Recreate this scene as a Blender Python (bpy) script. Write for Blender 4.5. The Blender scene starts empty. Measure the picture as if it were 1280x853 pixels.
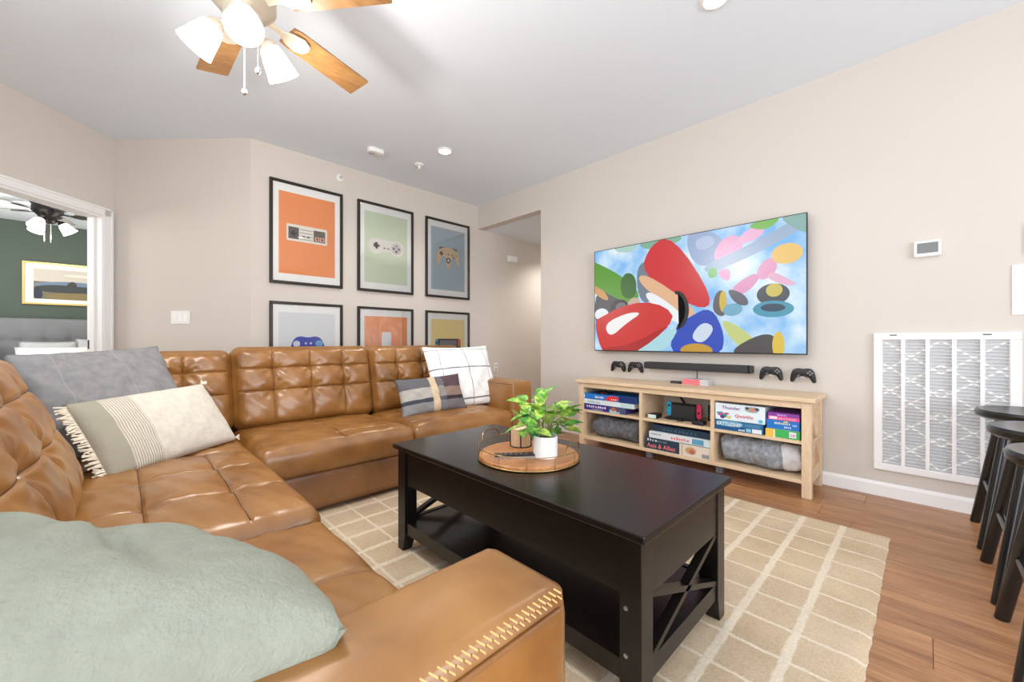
import bpy, bmesh, math, random
from mathutils import Vector, Matrix
random.seed(7)
PI = math.pi
scene = bpy.context.scene
COL = scene.collection

# ------------------------------------------------------------------ camera, world, light, exposure
CAM_H = 0.96
cam_data = bpy.data.cameras.new('camera')
cam_data.sensor_fit = 'HORIZONTAL'
cam_data.sensor_width = 36.0
cam_data.lens = 36.0 * 503.0 / 1280.0
cam_data.shift_y = 0.0
cam_data.clip_start = 0.02
cam = bpy.data.objects.new('camera', cam_data)
COL.objects.link(cam)
YAW = math.atan2(490.0, 503.0)
cam.location = (0, 0, CAM_H)
cam.rotation_euler = (PI / 2, 0, -YAW)
scene.camera = cam

vs = scene.view_settings
vs.view_transform = 'Standard'
vs.look = 'None'
vs.gamma = 1.0
vs.use_curve_mapping = False
vs.exposure = 0.2

world = bpy.data.worlds.new('world')
scene.world = world
world.use_nodes = True
bg = world.node_tree.nodes['Background']
bg.inputs[0].default_value = (0.75, 0.87, 1.0, 1)
bg.inputs[1].default_value = 1.0
try:
    scene.cycles.max_bounces = 10
    scene.cycles.diffuse_bounces = 6
    scene.cycles.transparent_max_bounces = 12
    scene.cycles.sample_clamp_indirect = 6.0
except Exception:
    pass


def area_light(name, loc, direction, sx, sy, power, color):
    l = bpy.data.lights.new(name, 'AREA')
    l.shape = 'RECTANGLE'
    l.size = sx
    l.size_y = sy
    l.energy = power
    l.color = color
    o = bpy.data.objects.new(name, l)
    COL.objects.link(o)
    o.location = loc
    o.rotation_euler = Vector(direction).to_track_quat('-Z', 'Z').to_euler()
    return o


# daylight entering by the two big windows behind the camera
DAY = (0.93, 0.96, 1.0)
area_light('daylight_front_window', (0.75, -2.93, 1.35), (0, 1, 0.34), 3.3, 1.95, 108, DAY)
area_light('daylight_side_window', (-1.43, 0.2, 1.45), (1, 0, 0.34), 4.5, 1.65, 130, DAY)


def point_light(name, loc, power, color, size=0.05):
    l = bpy.data.lights.new(name, 'POINT')
    l.energy = power
    l.color = color
    l.shadow_soft_size = size
    o = bpy.data.objects.new(name, l)
    COL.objects.link(o)
    o.location = loc
    return o


# ------------------------------------------------------------------ materials
def lin(c):
    r = []
    for v in c[:3]:
        v = v / 255.0
        r.append(v / 12.92 if v <= 0.04045 else ((v + 0.055) / 1.055) ** 2.4)
    return (r[0], r[1], r[2], 1.0)


MATS = {}


def new_mat(name):
    m = bpy.data.materials.new(name)
    m.use_nodes = True
    nt = m.node_tree
    b = nt.nodes['Principled BSDF']
    return m, nt, b


def N(nt, typ, **kw):
    n = nt.nodes.new(typ)
    for k, v in kw.items():
        setattr(n, k, v)
    return n


def obj_coords(nt, scale=(1, 1, 1), rot=(0, 0, 0), which='Object'):
    tc = N(nt, 'ShaderNodeTexCoord')
    mp = N(nt, 'ShaderNodeMapping')
    mp.inputs['Scale'].default_value = scale
    mp.inputs['Rotation'].default_value = rot
    nt.links.new(tc.outputs[which], mp.inputs[0])
    return mp.outputs[0]


def noise(nt, vec, scale, detail=4, rough=0.55):
    n = N(nt, 'ShaderNodeTexNoise')
    n.inputs['Scale'].default_value = scale
    n.inputs['Detail'].default_value = detail
    n.inputs['Roughness'].default_value = rough
    nt.links.new(vec, n.inputs['Vector'])
    return n.outputs['Fac']


def ramp(nt, fac, stops, interp='LINEAR'):
    r = N(nt, 'ShaderNodeValToRGB')
    r.color_ramp.interpolation = interp
    e = r.color_ramp.elements
    while len(e) > 1:
        e.remove(e[-1])
    e[0].position = stops[0][0]
    e[0].color = stops[0][1]
    for p, c in stops[1:]:
        el = e.new(p)
        el.color = c
    nt.links.new(fac, r.inputs[0])
    return r.outputs[0]


def math_n(nt, op, a, b=None, c=None):
    n = N(nt, 'ShaderNodeMath', operation=op)
    for i, v in enumerate((a, b, c)):
        if v is None:
            continue
        if isinstance(v, (int, float)):
            n.inputs[i].default_value = v
        else:
            nt.links.new(v, n.inputs[i])
    return n.outputs[0]


def mix_col(nt, fac, a, b, mode='MIX'):
    n = N(nt, 'ShaderNodeMix', data_type='RGBA', blend_type=mode)
    for sock, v in ((n.inputs[0], fac), (n.inputs[6], a), (n.inputs[7], b)):
        if isinstance(v, (int, float)):
            sock.default_value = v
        elif isinstance(v, tuple):
            sock.default_value = v
        else:
            nt.links.new(v, sock)
    return n.outputs[2]


def bump(nt, b, height, strength=0.2, dist=0.01):
    n = N(nt, 'ShaderNodeBump')
    n.inputs['Strength'].default_value = strength
    n.inputs['Distance'].default_value = dist
    nt.links.new(height, n.inputs['Height'])
    nt.links.new(n.outputs[0], b.inputs['Normal'])


def plain(name, rgb, rough=0.5, metal=0.0, spec=0.5, bump_scale=0, bump_str=0.1, var=0.0, var_scale=6):
    if name in MATS:
        return MATS[name]
    m, nt, b = new_mat(name)
    c = lin(rgb)
    b.inputs['Base Color'].default_value = c
    b.inputs['Roughness'].default_value = rough
    b.inputs['Metallic'].default_value = metal
    b.inputs['Specular IOR Level'].default_value = spec
    vec = obj_coords(nt)
    if var > 0:
        f = noise(nt, vec, var_scale, 5)
        lo = tuple(max(0, v * (1 - var)) for v in c[:3]) + (1,)
        hi = tuple(min(1, v * (1 + var)) for v in c[:3]) + (1,)
        nt.links.new(ramp(nt, f, [(0.3, lo), (0.7, hi)]), b.inputs['Base Color'])
    if bump_scale:
        bump(nt, b, noise(nt, vec, bump_scale, 3), bump_str, 0.005)
    MATS[name] = m
    return m


def emit(name, rgb, strength=1.0):
    if name in MATS:
        return MATS[name]
    m, nt, b = new_mat(name)
    b.inputs['Base Color'].default_value = (0.02, 0.02, 0.02, 1)
    b.inputs['Emission Color'].default_value = lin(rgb)
    b.inputs['Emission Strength'].default_value = strength
    b.inputs['Roughness'].default_value = 0.25
    MATS[name] = m
    return m


def col(rgb, rough=0.6):
    return plain('print_%d_%d_%d' % tuple(rgb), rgb, rough)


def wood(name, dark, light, scale=(1, 1, 1), rough=0.45, rnd=False, grain=14.0, bump_str=0.08):
    if name in MATS:
        return MATS[name]
    m, nt, b = new_mat(name)
    vec = obj_coords(nt, scale)
    if rnd:
        oi = N(nt, 'ShaderNodeObjectInfo')
        add = N(nt, 'ShaderNodeVectorMath', operation='MULTIPLY_ADD')
        comb = N(nt, 'ShaderNodeCombineXYZ')
        nt.links.new(oi.outputs['Random'], comb.inputs[0])
        nt.links.new(oi.outputs['Random'], comb.inputs[1])
        nt.links.new(oi.outputs['Random'], comb.inputs[2])
        nt.links.new(comb.outputs[0], add.inputs[0])
        add.inputs[1].default_value = (37.0, 53.0, 11.0)
        nt.links.new(vec, add.inputs[2])
        vec = add.outputs[0]
    f1 = noise(nt, vec, grain, 6, 0.65)
    f2 = noise(nt, vec, grain * 0.22, 3, 0.5)
    f = math_n(nt, 'MULTIPLY_ADD', f1, 0.55, math_n(nt, 'MULTIPLY', f2, 0.45))
    c = ramp(nt, f, [(0.33, lin(dark)), (0.66, lin(light))])
    if rnd:
        v = math_n(nt, 'MULTIPLY_ADD', oi.outputs['Random'], 0.24, 0.9)
        hs = N(nt, 'ShaderNodeHueSaturation')
        nt.links.new(v, hs.inputs['Value'])
        nt.links.new(c, hs.inputs['Color'])
        c = hs.outputs[0]
    nt.links.new(c, b.inputs['Base Color'])
    b.inputs['Roughness'].default_value = rough
    bump(nt, b, f1, bump_str, 0.003)
    MATS[name] = m
    return m


def leather_mat(name, dark, mid, light, rough=0.30):
    m, nt, b = new_mat(name)
    vec = obj_coords(nt)
    f = noise(nt, vec, 4.5, 5, 0.6)
    c = ramp(nt, f, [(0.28, lin(dark)), (0.5, lin(mid)), (0.74, lin(light))])
    nt.links.new(c, b.inputs['Base Color'])
    b.inputs['Roughness'].default_value = rough
    b.inputs['Specular IOR Level'].default_value = 0.8
    r = ramp(nt, noise(nt, vec, 9, 3), [(0.25, (rough - .02,) * 3 + (1,)), (0.75, (rough + .06,) * 3 + (1,))])
    nt.links.new(r, b.inputs['Roughness'])
    w1 = noise(nt, obj_coords(nt, (1, 1.6, 1)), 9, 3, 0.5)
    w2 = noise(nt, vec, 170, 2, 0.5)
    h = math_n(nt, 'MULTIPLY_ADD', w2, 0.06, w1)
    bump(nt, b, h, 0.16, 0.014)
    return m


M = {}
M['wall'] = plain('wall_paint', (211, 204, 196), 0.75, spec=0.2, bump_scale=160, bump_str=0.03)
M['green_wall'] = plain('green_wall_paint', (90, 102, 94), 0.7, spec=0.2, bump_scale=160, bump_str=0.03)
M['ceiling'] = plain('ceiling_paint', (232, 241, 250), 0.85, spec=0.1, bump_scale=120, bump_str=0.05)
M['trim'] = plain('white_trim_paint', (240, 240, 240), 0.4, spec=0.4)
M['white_plastic'] = plain('white_plastic', (240, 240, 238), 0.4)
M['black_plastic'] = plain('black_plastic', (22, 22, 24), 0.4)
M['grey_plastic'] = plain('grey_plastic', (90, 92, 96), 0.5)
M['chrome'] = plain('brushed_steel', (190, 190, 192), 0.3, 1.0)
M['brass'] = plain('brass_wire', (170, 140, 95), 0.3, 1.0)
M['nickel'] = plain('nickel', (222, 212, 196), 0.35, 0.6)
M['leather'] = leather_mat('tan_leather', (120, 78, 34), (146, 99, 47), (166, 119, 64))
M['leather_side'] = leather_mat('tan_leather_panel', (116, 74, 36), (134, 89, 46), (150, 104, 58), 0.42)
M['seam'] = plain('dark_seam_thread', (70, 42, 20), 0.7)
M['stitch'] = plain('tan_thread', (226, 176, 112), 0.6)
M['oak'] = wood('light_oak', (210, 182, 146), (232, 209, 178), (6, 1, 6), 0.5)
M['oak_up'] = wood('light_oak_upright', (210, 182, 146), (232, 209, 178), (6, 6, 1), 0.5)
M['black_wood'] = wood('black_stained_wood', (13, 11, 10), (25, 20, 18), (9, 1, 9), 0.27, bump_str=0.12)
M['black_wood_x'] = wood('black_stained_wood_cross', (13, 11, 10), (25, 20, 18), (1, 9, 9), 0.33, bump_str=0.12)
for _n in ('black_stained_wood', 'black_stained_wood_cross'):
    MATS[_n].node_tree.nodes['Principled BSDF'].inputs['Specular IOR Level'].default_value = 0.38
M['floor'] = wood('floor_plank_wood', (128, 84, 52), (190, 140, 98), (9, 0.8, 9), 0.34, True, 9.0, 0.05)
M['tray_wood'] = wood('acacia_tray_wood', (150, 92, 50), (206, 146, 92), (2, 8, 8), 0.4)
M['fan_wood'] = wood('fan_blade_wood', (112, 78, 44), (156, 116, 72), (1.2, 9, 9), 0.4)
M['frame'] = plain('dark_bronze_frame', (46, 40, 34), 0.28, 0.2)
M['mat_board'] = plain('white_mat_board', (243, 243, 240), 0.8)
M['stool'] = plain('black_painted_wood', (13, 15, 18), 0.25, spec=0.7)
M['gold'] = plain('pale_gold_frame', (214, 182, 110), 0.35, 0.6)
M['candle'] = wood('candle_wood_wrap', (176, 140, 104), (206, 172, 136), (8, 8, 1), 0.6)
M['soil'] = plain('dark_soil', (38, 32, 28), 0.9, var=0.4, var_scale=60)
M['ceramic'] = plain('white_ceramic', (246, 246, 246), 0.3)
M['stem'] = plain('plant_stem', (120, 130, 80), 0.6)


def glass_mat():
    m, nt, b = new_mat('thin_glass')
    nt.nodes.remove(b)
    out = nt.nodes['Material Output']
    tr = N(nt, 'ShaderNodeBsdfTransparent')
    gl = N(nt, 'ShaderNodeBsdfGlossy')
    gl.inputs['Roughness'].default_value = 0.02
    fr = N(nt, 'ShaderNodeFresnel')
    fr.inputs['IOR'].default_value = 1.5
    mx = N(nt, 'ShaderNodeMixShader')
    nt.links.new(fr.outputs[0], mx.inputs[0])
    nt.links.new(tr.outputs[0], mx.inputs[1])
    nt.links.new(gl.outputs[0], mx.inputs[2])
    nt.links.new(mx.outputs[0], out.inputs['Surface'])
    return m


M['glass'] = glass_mat()


def leaf_mat():
    m, nt, b = new_mat('variegated_leaf')
    vec = obj_coords(nt)
    oi = N(nt, 'ShaderNodeObjectInfo')
    f = noise(nt, vec, 42, 3)
    f = math_n(nt, 'ADD', f, math_n(nt, 'MULTIPLY_ADD', oi.outputs['Random'], 0.34, -0.17))
    c = ramp(nt, f, [(0.26, lin((48, 112, 62))), (0.46, lin((112, 176, 66))), (0.66, lin((196, 220, 104)))])
    nt.links.new(c, b.inputs['Base Color'])
    b.inputs['Roughness'].default_value = 0.4
    return m


M['leaf'] = leaf_mat()


def rug_mat():
    m, nt, b = new_mat('cream_grid_rug')
    geo = N(nt, 'ShaderNodeNewGeometry')
    sep = N(nt, 'ShaderNodeSeparateXYZ')
    wob = noise(nt, geo.outputs['Position'], 24, 3)
    nt.links.new(geo.outputs['Position'], sep.inputs[0])
    wobc = math_n(nt, 'MULTIPLY_ADD', wob, 0.014, -0.007)

    def line(s, off, pitch, w):
        t = math_n(nt, 'ADD', math_n(nt, 'SUBTRACT', s, off), wobc)
        fr = math_n(nt, 'FRACT', math_n(nt, 'DIVIDE', t, pitch))
        d = math_n(nt, 'ABSOLUTE', math_n(nt, 'SUBTRACT', fr, 0.5))
        mr = N(nt, 'ShaderNodeMapRange')
        mr.inputs[1].default_value = 0.5 - w * 0.62 / pitch
        mr.inputs[2].default_value = 0.5 - w * 0.38 / pitch
        nt.links.new(d, mr.inputs[0])
        return mr.outputs[0]
    lx = line(sep.outputs[0], 2.52 - 0.158 * 40, 0.158, 0.013)
    ly = line(sep.outputs[1], 0.292 - 0.1645 * 10, 0.1645, 0.026)
    lx = math_n(nt, 'MULTIPLY', lx, math_n(nt, 'LESS_THAN', sep.outputs[0], 2.62))
    ly = math_n(nt, 'MULTIPLY', ly, math_n(nt, 'GREATER_THAN', sep.outputs[1], 0.2))
    l = math_n(nt, 'MAXIMUM', lx, ly)
    blot = noise(nt, geo.outputs['Position'], 3.2, 3)
    fine = noise(nt, geo.outputs['Position'], 150, 3, 0.7)
    f = math_n(nt, 'MULTIPLY_ADD', fine, 0.5, math_n(nt, 'MULTIPLY', blot, 0.5))
    base = ramp(nt, f, [(0.34, lin((186, 162, 132))), (0.62, lin((214, 194, 166)))])
    cream = ramp(nt, fine, [(0.3, lin((214, 198, 174))), (0.7, lin((234, 222, 202)))])
    nt.links.new(mix_col(nt, l, base, cream), b.inputs['Base Color'])
    b.inputs['Roughness'].default_value = 0.95
    b.inputs['Specular IOR Level'].default_value = 0.1
    h = math_n(nt, 'MULTIPLY_ADD', l, 0.25, fine)
    bump(nt, b, h, 0.5, 0.006)
    return m


M['rug'] = rug_mat()


def fabric(name, rgb, weave=260, wscale=1.0, var=0.1, strength=0.35, crush=0.0, big=7.0):
    m, nt, b = new_mat(name)
    vec = obj_coords(nt)
    c = lin(rgb)
    f = noise(nt, vec, 34, 4)
    lo = tuple(v * (1 - var) for v in c[:3]) + (1,)
    hi = tuple(min(1, v * (1 + var)) for v in c[:3]) + (1,)
    nt.links.new(ramp(nt, f, [(0.3, lo), (0.7, hi)]), b.inputs['Base Color'])
    b.inputs['Roughness'].default_value = 0.92
    b.inputs['Specular IOR Level'].default_value = 0.15
    h = noise(nt, vec, weave, 2)
    if crush:
        h = math_n(nt, 'MULTIPLY_ADD', noise(nt, obj_coords(nt, (1, 1.7, 1)), big, 5, 0.6), crush, h)
    bump(nt, b, h, strength, 0.006)
    return m, nt, b


# ------------------------------------------------------------------ geometry collector
class G:
    def __init__(self):
        self.v = []
        self.f = []
        self.m = []

    def add(self, vs_, fs, mi=0):
        o = len(self.v)
        self.v += [tuple(p) for p in vs_]
        self.f += [tuple(i + o for i in q) for q in fs]
        self.m += [mi] * len(fs)
        return self

    def box(self, x0, x1, y0, y1, z0, z1, bev=0.0, mi=0, seg=1):
        if bev <= 0:
            p = [(x0, y0, z0), (x1, y0, z0), (x1, y1, z0), (x0, y1, z0), (x0, y0, z1), (x1, y0, z1), (x1, y1, z1), (x0, y1, z1)]
            return self.add(p, [(0, 3, 2, 1), (4, 5, 6, 7), (0, 1, 5, 4), (1, 2, 6, 5), (2, 3, 7, 6), (3, 0, 4, 7)], mi)
        bm = bmesh.new()
        bmesh.ops.create_cube(bm, size=1.0)
        for q in bm.verts:
            q.co = Vector(((x0 + x1) / 2 + q.co.x * (x1 - x0), (y0 + y1) / 2 + q.co.y * (y1 - y0), (z0 + z1) / 2 + q.co.z * (z1 - z0)))
        bmesh.ops.bevel(bm, geom=bm.edges[:], offset=bev, segments=seg, profile=0.5, affect='EDGES')
        return self.bm(bm, mi)

    def bm(self, bm, mi=0):
        bm.verts.index_update()
        vs_ = [q.co.copy() for q in bm.verts]
        fs = [tuple(q.index for q in f.verts) for f in bm.faces]
        bm.free()
        return self.add(vs_, fs, mi)

    def obox(self, c, ax, ay, az, hx, hy, hz, mi=0):
        c = Vector(c)
        ax, ay, az = Vector(ax).normalized() * hx, Vector(ay).normalized() * hy, Vector(az).normalized() * hz
        p = [c + ax * i + ay * j + az * k for k in (-1, 1) for i, j in ((-1, -1), (1, -1), (1, 1), (-1, 1))]
        return self.add(p, [(0, 3, 2, 1), (4, 5, 6, 7), (0, 1, 5, 4), (1, 2, 6, 5), (2, 3, 7, 6), (3, 0, 4, 7)], mi)

    def bar(self, p0, p1, w, h, up=(0, 0, 1), mi=0):
        p0, p1 = Vector(p0), Vector(p1)
        d = (p1 - p0)
        az = Vector(up)
        ay = az.cross(d).normalized()
        az = d.cross(ay).normalized()
        return self.obox((p0 + p1) / 2, d, ay, az, d.length / 2, w / 2, h / 2, mi)

    def tube(self, pts, r, n=8, mi=0, caps=True, closed=False):
        pts = [Vector(p) for p in pts]
        if not isinstance(r, (list, tuple)):
            r = [r] * len(pts)
        vs_, fs = [], []
        L = len(pts)
        ref = None
        for i, p in enumerate(pts):
            if closed:
                d = pts[(i + 1) % L] - pts[i - 1]
            else:
                d = pts[min(i + 1, L - 1)] - pts[max(i - 1, 0)]
            d.normalize()
            if ref is None:
                ref = Vector((0, 0, 1)) if abs(d.z) < 0.9 else Vector((1, 0, 0))
            a = (ref - d * ref.dot(d)).normalized()
            ref = a
            b = d.cross(a)
            for k in range(n):
                t = 2 * PI * k / n
                vs_.append(p + (a * math.cos(t) + b * math.sin(t)) * r[i])
        rings = L if closed else L - 1
        for i in range(rings):
            for k in range(n):
                j = (i + 1) % L
                fs.append((i * n + k, i * n + (k + 1) % n, j * n + (k + 1) % n, j * n + k))
        if caps and not closed:
            fs.append(tuple(range(n - 1, -1, -1)))
            fs.append(tuple((L - 1) * n + k for k in range(n)))
        return self.add(vs_, fs, mi)

    def lathe(self, prof, c=(0, 0, 0), n=24, mi=0, axis=(0, 0, 1), sx=1.0, sy=1.0):
        c = Vector(c)
        q = Vector((0, 0, 1)).rotation_difference(Vector(axis).normalized())
        vs_, fs = [], []
        for (r, z) in prof:
            for k in range(n):
                t = 2 * PI * k / n
                vs_.append(c + q @ Vector((r * math.cos(t) * sx, r * math.sin(t) * sy, z)))
        for i in range(len(prof) - 1):
            for k in range(n):
                fs.append((i * n + k, i * n + (k + 1) % n, (i + 1) * n + (k + 1) % n, (i + 1) * n + k))
        fs.append(tuple(range(n - 1, -1, -1)))
        fs.append(tuple((len(prof) - 1) * n + k for k in range(n)))
        return self.add(vs_, fs, mi)

    def prism(self, poly, o, ex, ey, depth, mi=0, bev=0.0):
        """poly: 2D outline (ccw) in the plane o + x*ex + y*ey, extruded along ex x ey"""
        o, ex, ey = Vector(o), Vector(ex), Vector(ey)
        nz = ex.cross(ey).normalized()
        bm = bmesh.new()
        vv = [bm.verts.new(o + ex * x + ey * y) for x, y in poly]
        f = bm.faces.new(vv)
        r = bmesh.ops.extrude_face_region(bm, geom=[f])
        for q in r['geom']:
            if isinstance(q, bmesh.types.BMVert):
                q.co += nz * depth
        bmesh.ops.recalc_face_normals(bm, faces=bm.faces[:])
        if bev:
            es = [e for e in bm.edges if len(e.link_faces) == 2 and e.calc_face_angle(0) > 1.2]
            bmesh.ops.bevel(bm, geom=es, offset=bev, segments=2, profile=0.5, affect='EDGES')
        return self.bm(bm, mi)


WL = {}


def mesh_obj(name, g, mats, parent=None, smooth=None, world=None):
    """one mesh object; g in world space; smooth = auto-smooth angle in degrees"""
    me = bpy.data.meshes.new(name)
    if parent is not None:
        off = WL[parent]
    elif world is not None:
        off = Vector((0, 0, 0))
    else:
        xs = [p[0] for p in g.v]; ys = [p[1] for p in g.v]; zs = [p[2] for p in g.v]
        off = Vector(((min(xs) + max(xs)) / 2, (min(ys) + max(ys)) / 2, min(zs)))
    me.from_pydata([tuple(Vector(p) - off) for p in g.v], [], g.f)
    if not isinstance(mats, (list, tuple)):
        mats = [mats]
    for m in mats:
        me.materials.append(m)
    if len(mats) > 1:
        me.polygons.foreach_set('material_index', g.m)
    if smooth is not None:
        me.polygons.foreach_set('use_smooth', [True] * len(me.polygons))
        if smooth < 170:
            me.set_sharp_from_angle(angle=math.radians(smooth))
    me.update()
    o = bpy.data.objects.new(name, me)
    COL.objects.link(o)
    if parent is not None:
        o.parent = parent
        WL[o] = WL[parent]
    elif world is not None:
        o.matrix_world = world
        WL[o] = Vector((0, 0, 0))
    else:
        o.location = off
        WL[o] = off
    return o


def tag(o, label, cat, group=None):
    o['label'] = label
    o['category'] = cat
    if group:
        o['group'] = group
    return o


def thing(name, label, cat, loc, group=None):
    o = bpy.data.objects.new(name, None)
    COL.objects.link(o)
    o.location = loc
    WL[o] = Vector(loc)
    o.empty_display_size = 0.1
    return tag(o, label, cat, group)


def struct(name, g, m, parent=None, smooth=None):
    o = mesh_obj(name, g, m, parent, smooth)
    if parent is None:
        o['kind'] = 'structure'
    return o


def stuff(o):
    o['kind'] = 'stuff'
    return o


def copy_tree(o, parent=None):
    c = o.copy()
    COL.objects.link(c)
    c.parent = parent
    WL[c] = WL.get(o, Vector((0, 0, 0)))
    for ch in list(o.children):
        copy_tree(ch, c)
    return c


# ---- flat print helpers: polygons layered in one thin mesh
def rect(x0, y0, x1, y1):
    return [(x0, y0), (x1, y0), (x1, y1), (x0, y1)]


def ell(cx, cy, rx, ry, n=28, rot=0):
    out = []
    for k in range(n):
        t = 2 * PI * k / n
        x, y = rx * math.cos(t), ry * math.sin(t)
        out.append((cx + x * math.cos(rot) - y * math.sin(rot), cy + x * math.sin(rot) + y * math.cos(rot)))
    return out


def rrect(x0, y0, x1, y1, r, n=5):
    out = []
    for cx, cy, a in ((x1 - r, y0 + r, -90), (x1 - r, y1 - r, 0), (x0 + r, y1 - r, 90), (x0 + r, y0 + r, 180)):
        for k in range(n + 1):
            t = math.radians(a + 90.0 * k / n)
            out.append((cx + r * math.cos(t), cy + r * math.sin(t)))
    return out


def smooth_poly(pts, it=2):
    for _ in range(it):
        q = []
        for i in range(len(pts)):
            a, b = pts[i], pts[(i + 1) % len(pts)]
            q.append((a[0] * .75 + b[0] * .25, a[1] * .75 + b[1] * .25))
            q.append((a[0] * .25 + b[0] * .75, a[1] * .25 + b[1] * .75))
        pts = q
    return pts


def flat_print(name, shapes, o, ex, ey, parent, matf, lift=0.0003, clip=None):
    """shapes: [(polygon, rgb)] in order; each layer a hair prouder than the last"""
    o, ex, ey = Vector(o), Vector(ex), Vector(ey)
    nz = ex.cross(ey).normalized()
    g = G()
    keys, mats = [], []
    for i, (poly, c) in enumerate(shapes):
        if clip:
            poly = clip_poly(poly, *clip)
            if len(poly) < 3:
                continue
        if c not in keys:
            keys.append(c)
            mats.append(matf(c))
        bm = bmesh.new()
        vv = [bm.verts.new(o + ex * x + ey * y + nz * (lift * (i + 1))) for x, y in poly]
        f = bm.faces.new(vv)
        bmesh.ops.triangulate(bm, faces=[f])
        bm.normal_update()
        if bm.faces and sum((q.normal * q.calc_area() for q in bm.faces), Vector()).dot(nz) < 0:
            bmesh.ops.reverse_faces(bm, faces=bm.faces[:])
        g.bm(bm, keys.index(c))
    return mesh_obj(name, g, mats, parent)


def clip_poly(poly, x0, y0, x1, y1):
    def cut(pts, inside, inter):
        out = []
        for i in range(len(pts)):
            a, b = pts[i - 1], pts[i]
            if inside(b):
                if not inside(a):
                    out.append(inter(a, b))
                out.append(b)
            elif inside(a):
                out.append(inter(a, b))
        return out

    def ix(v):
        return lambda a, b: (v, a[1] + (b[1] - a[1]) * (v - a[0]) / (b[0] - a[0]))

    def iy(v):
        return lambda a, b: (a[0] + (b[0] - a[0]) * (v - a[1]) / (b[1] - a[1]), v)
    poly = cut(poly, lambda p: p[0] >= x0, ix(x0))
    if poly: poly = cut(poly, lambda p: p[0] <= x1, ix(x1))
    if poly: poly = cut(poly, lambda p: p[1] >= y0, iy(y0))
    if poly: poly = cut(poly, lambda p: p[1] <= y1, iy(y1))
    return poly


def text_mesh(name, s, o, ex, ey, size, m, parent, width=None, shear=0.0):
    cu = bpy.data.curves.new(name, 'FONT')
    cu.body = s
    cu.size = 1.0
    cu.shear = shear
    cu.resolution_u = 2
    cu.offset = 0.012
    ob = bpy.data.objects.new(name, cu)
    COL.objects.link(ob)
    dg = bpy.context.evaluated_depsgraph_get()
    me = bpy.data.meshes.new_from_object(ob.evaluated_get(dg))
    bpy.data.objects.remove(ob)
    xs = [v.co.x for v in me.vertices]
    x0, w = min(xs), max(xs) - min(xs)
    sx = (width / w) if width else size
    o, ex, ey = Vector(o), Vector(ex), Vector(ey)
    g = G()
    g.add([o + ex * ((v.co.x - x0) * sx) + ey * (v.co.y * size) for v in me.vertices], [tuple(p.vertices) for p in me.polygons])
    bpy.data.meshes.remove(me)
    return mesh_obj(name, g, m, parent)


# ------------------------------------------------------------------ room dimensions
WX = 3.385        # wall with the television (X = const)
BY = 4.12         # wall with the posters (Y = const)
CZ = 2.737        # ceiling
HZ = 2.437        # hall soffit and bedroom ceiling
LX = -1.5         # left wall
FY = -3.0         # wall behind the camera
P1 = Vector((0.82, 4.12))     # start of the angled wall
P2 = Vector((-0.04, 4.98))    # corner beside the bedroom door
P3 = Vector((-1.5, 3.52))     # where the door wall meets the left wall
T = 0.12

# ------------------------------------------------------------------ structure
g = G().box(LX - 1.5, 6.2, FY - .2, 8.0, -0.12, -0.006)
floor = struct('floor', g, plain('subfloor_wood', (140, 92, 60), 0.4))
# planks, running along Y, as parts of the floor
PW = 0.178
cache = {}
x = LX
row = 0
while x < WX - 0.01:
    w = min(PW, WX - x)
    y = FY - random.uniform(0.1, 1.1)
    top = BY if x > 0.75 else 5.0
    while y < top - .02:
        y0, y1 = max(y, FY), min(y + 1.22, top)
        if y1 - y0 > 0.03:
            key = (round(w, 3), round(y1 - y0, 3))
            if key not in cache:
                gg = G().box(-key[0] / 2 + .0006, key[0] / 2 - .0006, -key[1] / 2 + .0006, key[1] / 2 - .0006, -0.006, 0.0, bev=0.0012)
                me = bpy.data.meshes.new('plank')
                me.from_pydata(gg.v, [], gg.f)
                me.materials.append(M['floor'])
                cache[key] = me
            o = bpy.data.objects.new('plank', cache[key])
            COL.objects.link(o)
            o.parent = floor
            o.location = Vector((x + w / 2, (y0 + y1) / 2, 0)) - WL[floor]
        y += 1.22
    x += PW
    row += 1

struct('ceiling', G().box(LX - .2, WX + T, FY - .2, 5.2, CZ, CZ + .1), M['ceiling'])
# wall with the television, hall opening and header
struct('wall_right', G().box(WX, WX + T, FY, 3.011, 0, CZ), M['wall'])
struct('wall_header', G().box(WX, WX + T, 3.011, BY, HZ, CZ), M['wall'])
struct('wall_back', G().box(P1.x, 6.0, BY, BY + T, 0, CZ), M['wall'])
struct('wall_hall_side', G().box(WX + T, 6.0, 3.011 - T, 3.011, 0, HZ), M['wall'])
struct('wall_hall_end', G().box(6.0, 6.1, 3.011 - T, BY + T, 0, HZ), M['wall'])
struct('ceiling_hall', G().box(WX + T, 6.0, 3.011 - T, BY + T, HZ, HZ + .08), M['ceiling'])


def wall_seg(name, a, b, z0, z1, m, back=T, holes=None):
    """wall from a to b (2D), thickness to the left of a->b"""
    a, b = Vector(a), Vector(b)
    d = (b - a).normalized()
    n = Vector((-d.y, d.x)) * back
    L = (b - a).length
    gg = G()

    def quad(s0, s1, q0, q1):
        p = [a + d * s0, a + d * s1, a + d * s1 + n, a + d * s0 + n]
        vs_ = [(q.x, q.y, q0) for q in p] + [(q.x, q.y, q1) for q in p]
        gg.add(vs_, [(0, 3, 2, 1), (4, 5, 6, 7), (0, 1, 5, 4), (1, 2, 6, 5), (2, 3, 7, 6), (3, 0, 4, 7)])
    s = 0
    for (h0, h1, hz0, hz1) in (holes or []):
        quad(s, h0, z0, z1)
        if hz0 > z0:
            quad(h0, h1, z0, hz0)
        if hz1 < z1:
            quad(h0, h1, hz1, z1)
        s = h1
    quad(s, L, z0, z1)
    return struct(name, gg, m), d, n


# angled wall (thickness away from the room)
wall_seg('wall_angled', P2, P1, 0, CZ, M['wall'])
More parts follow.
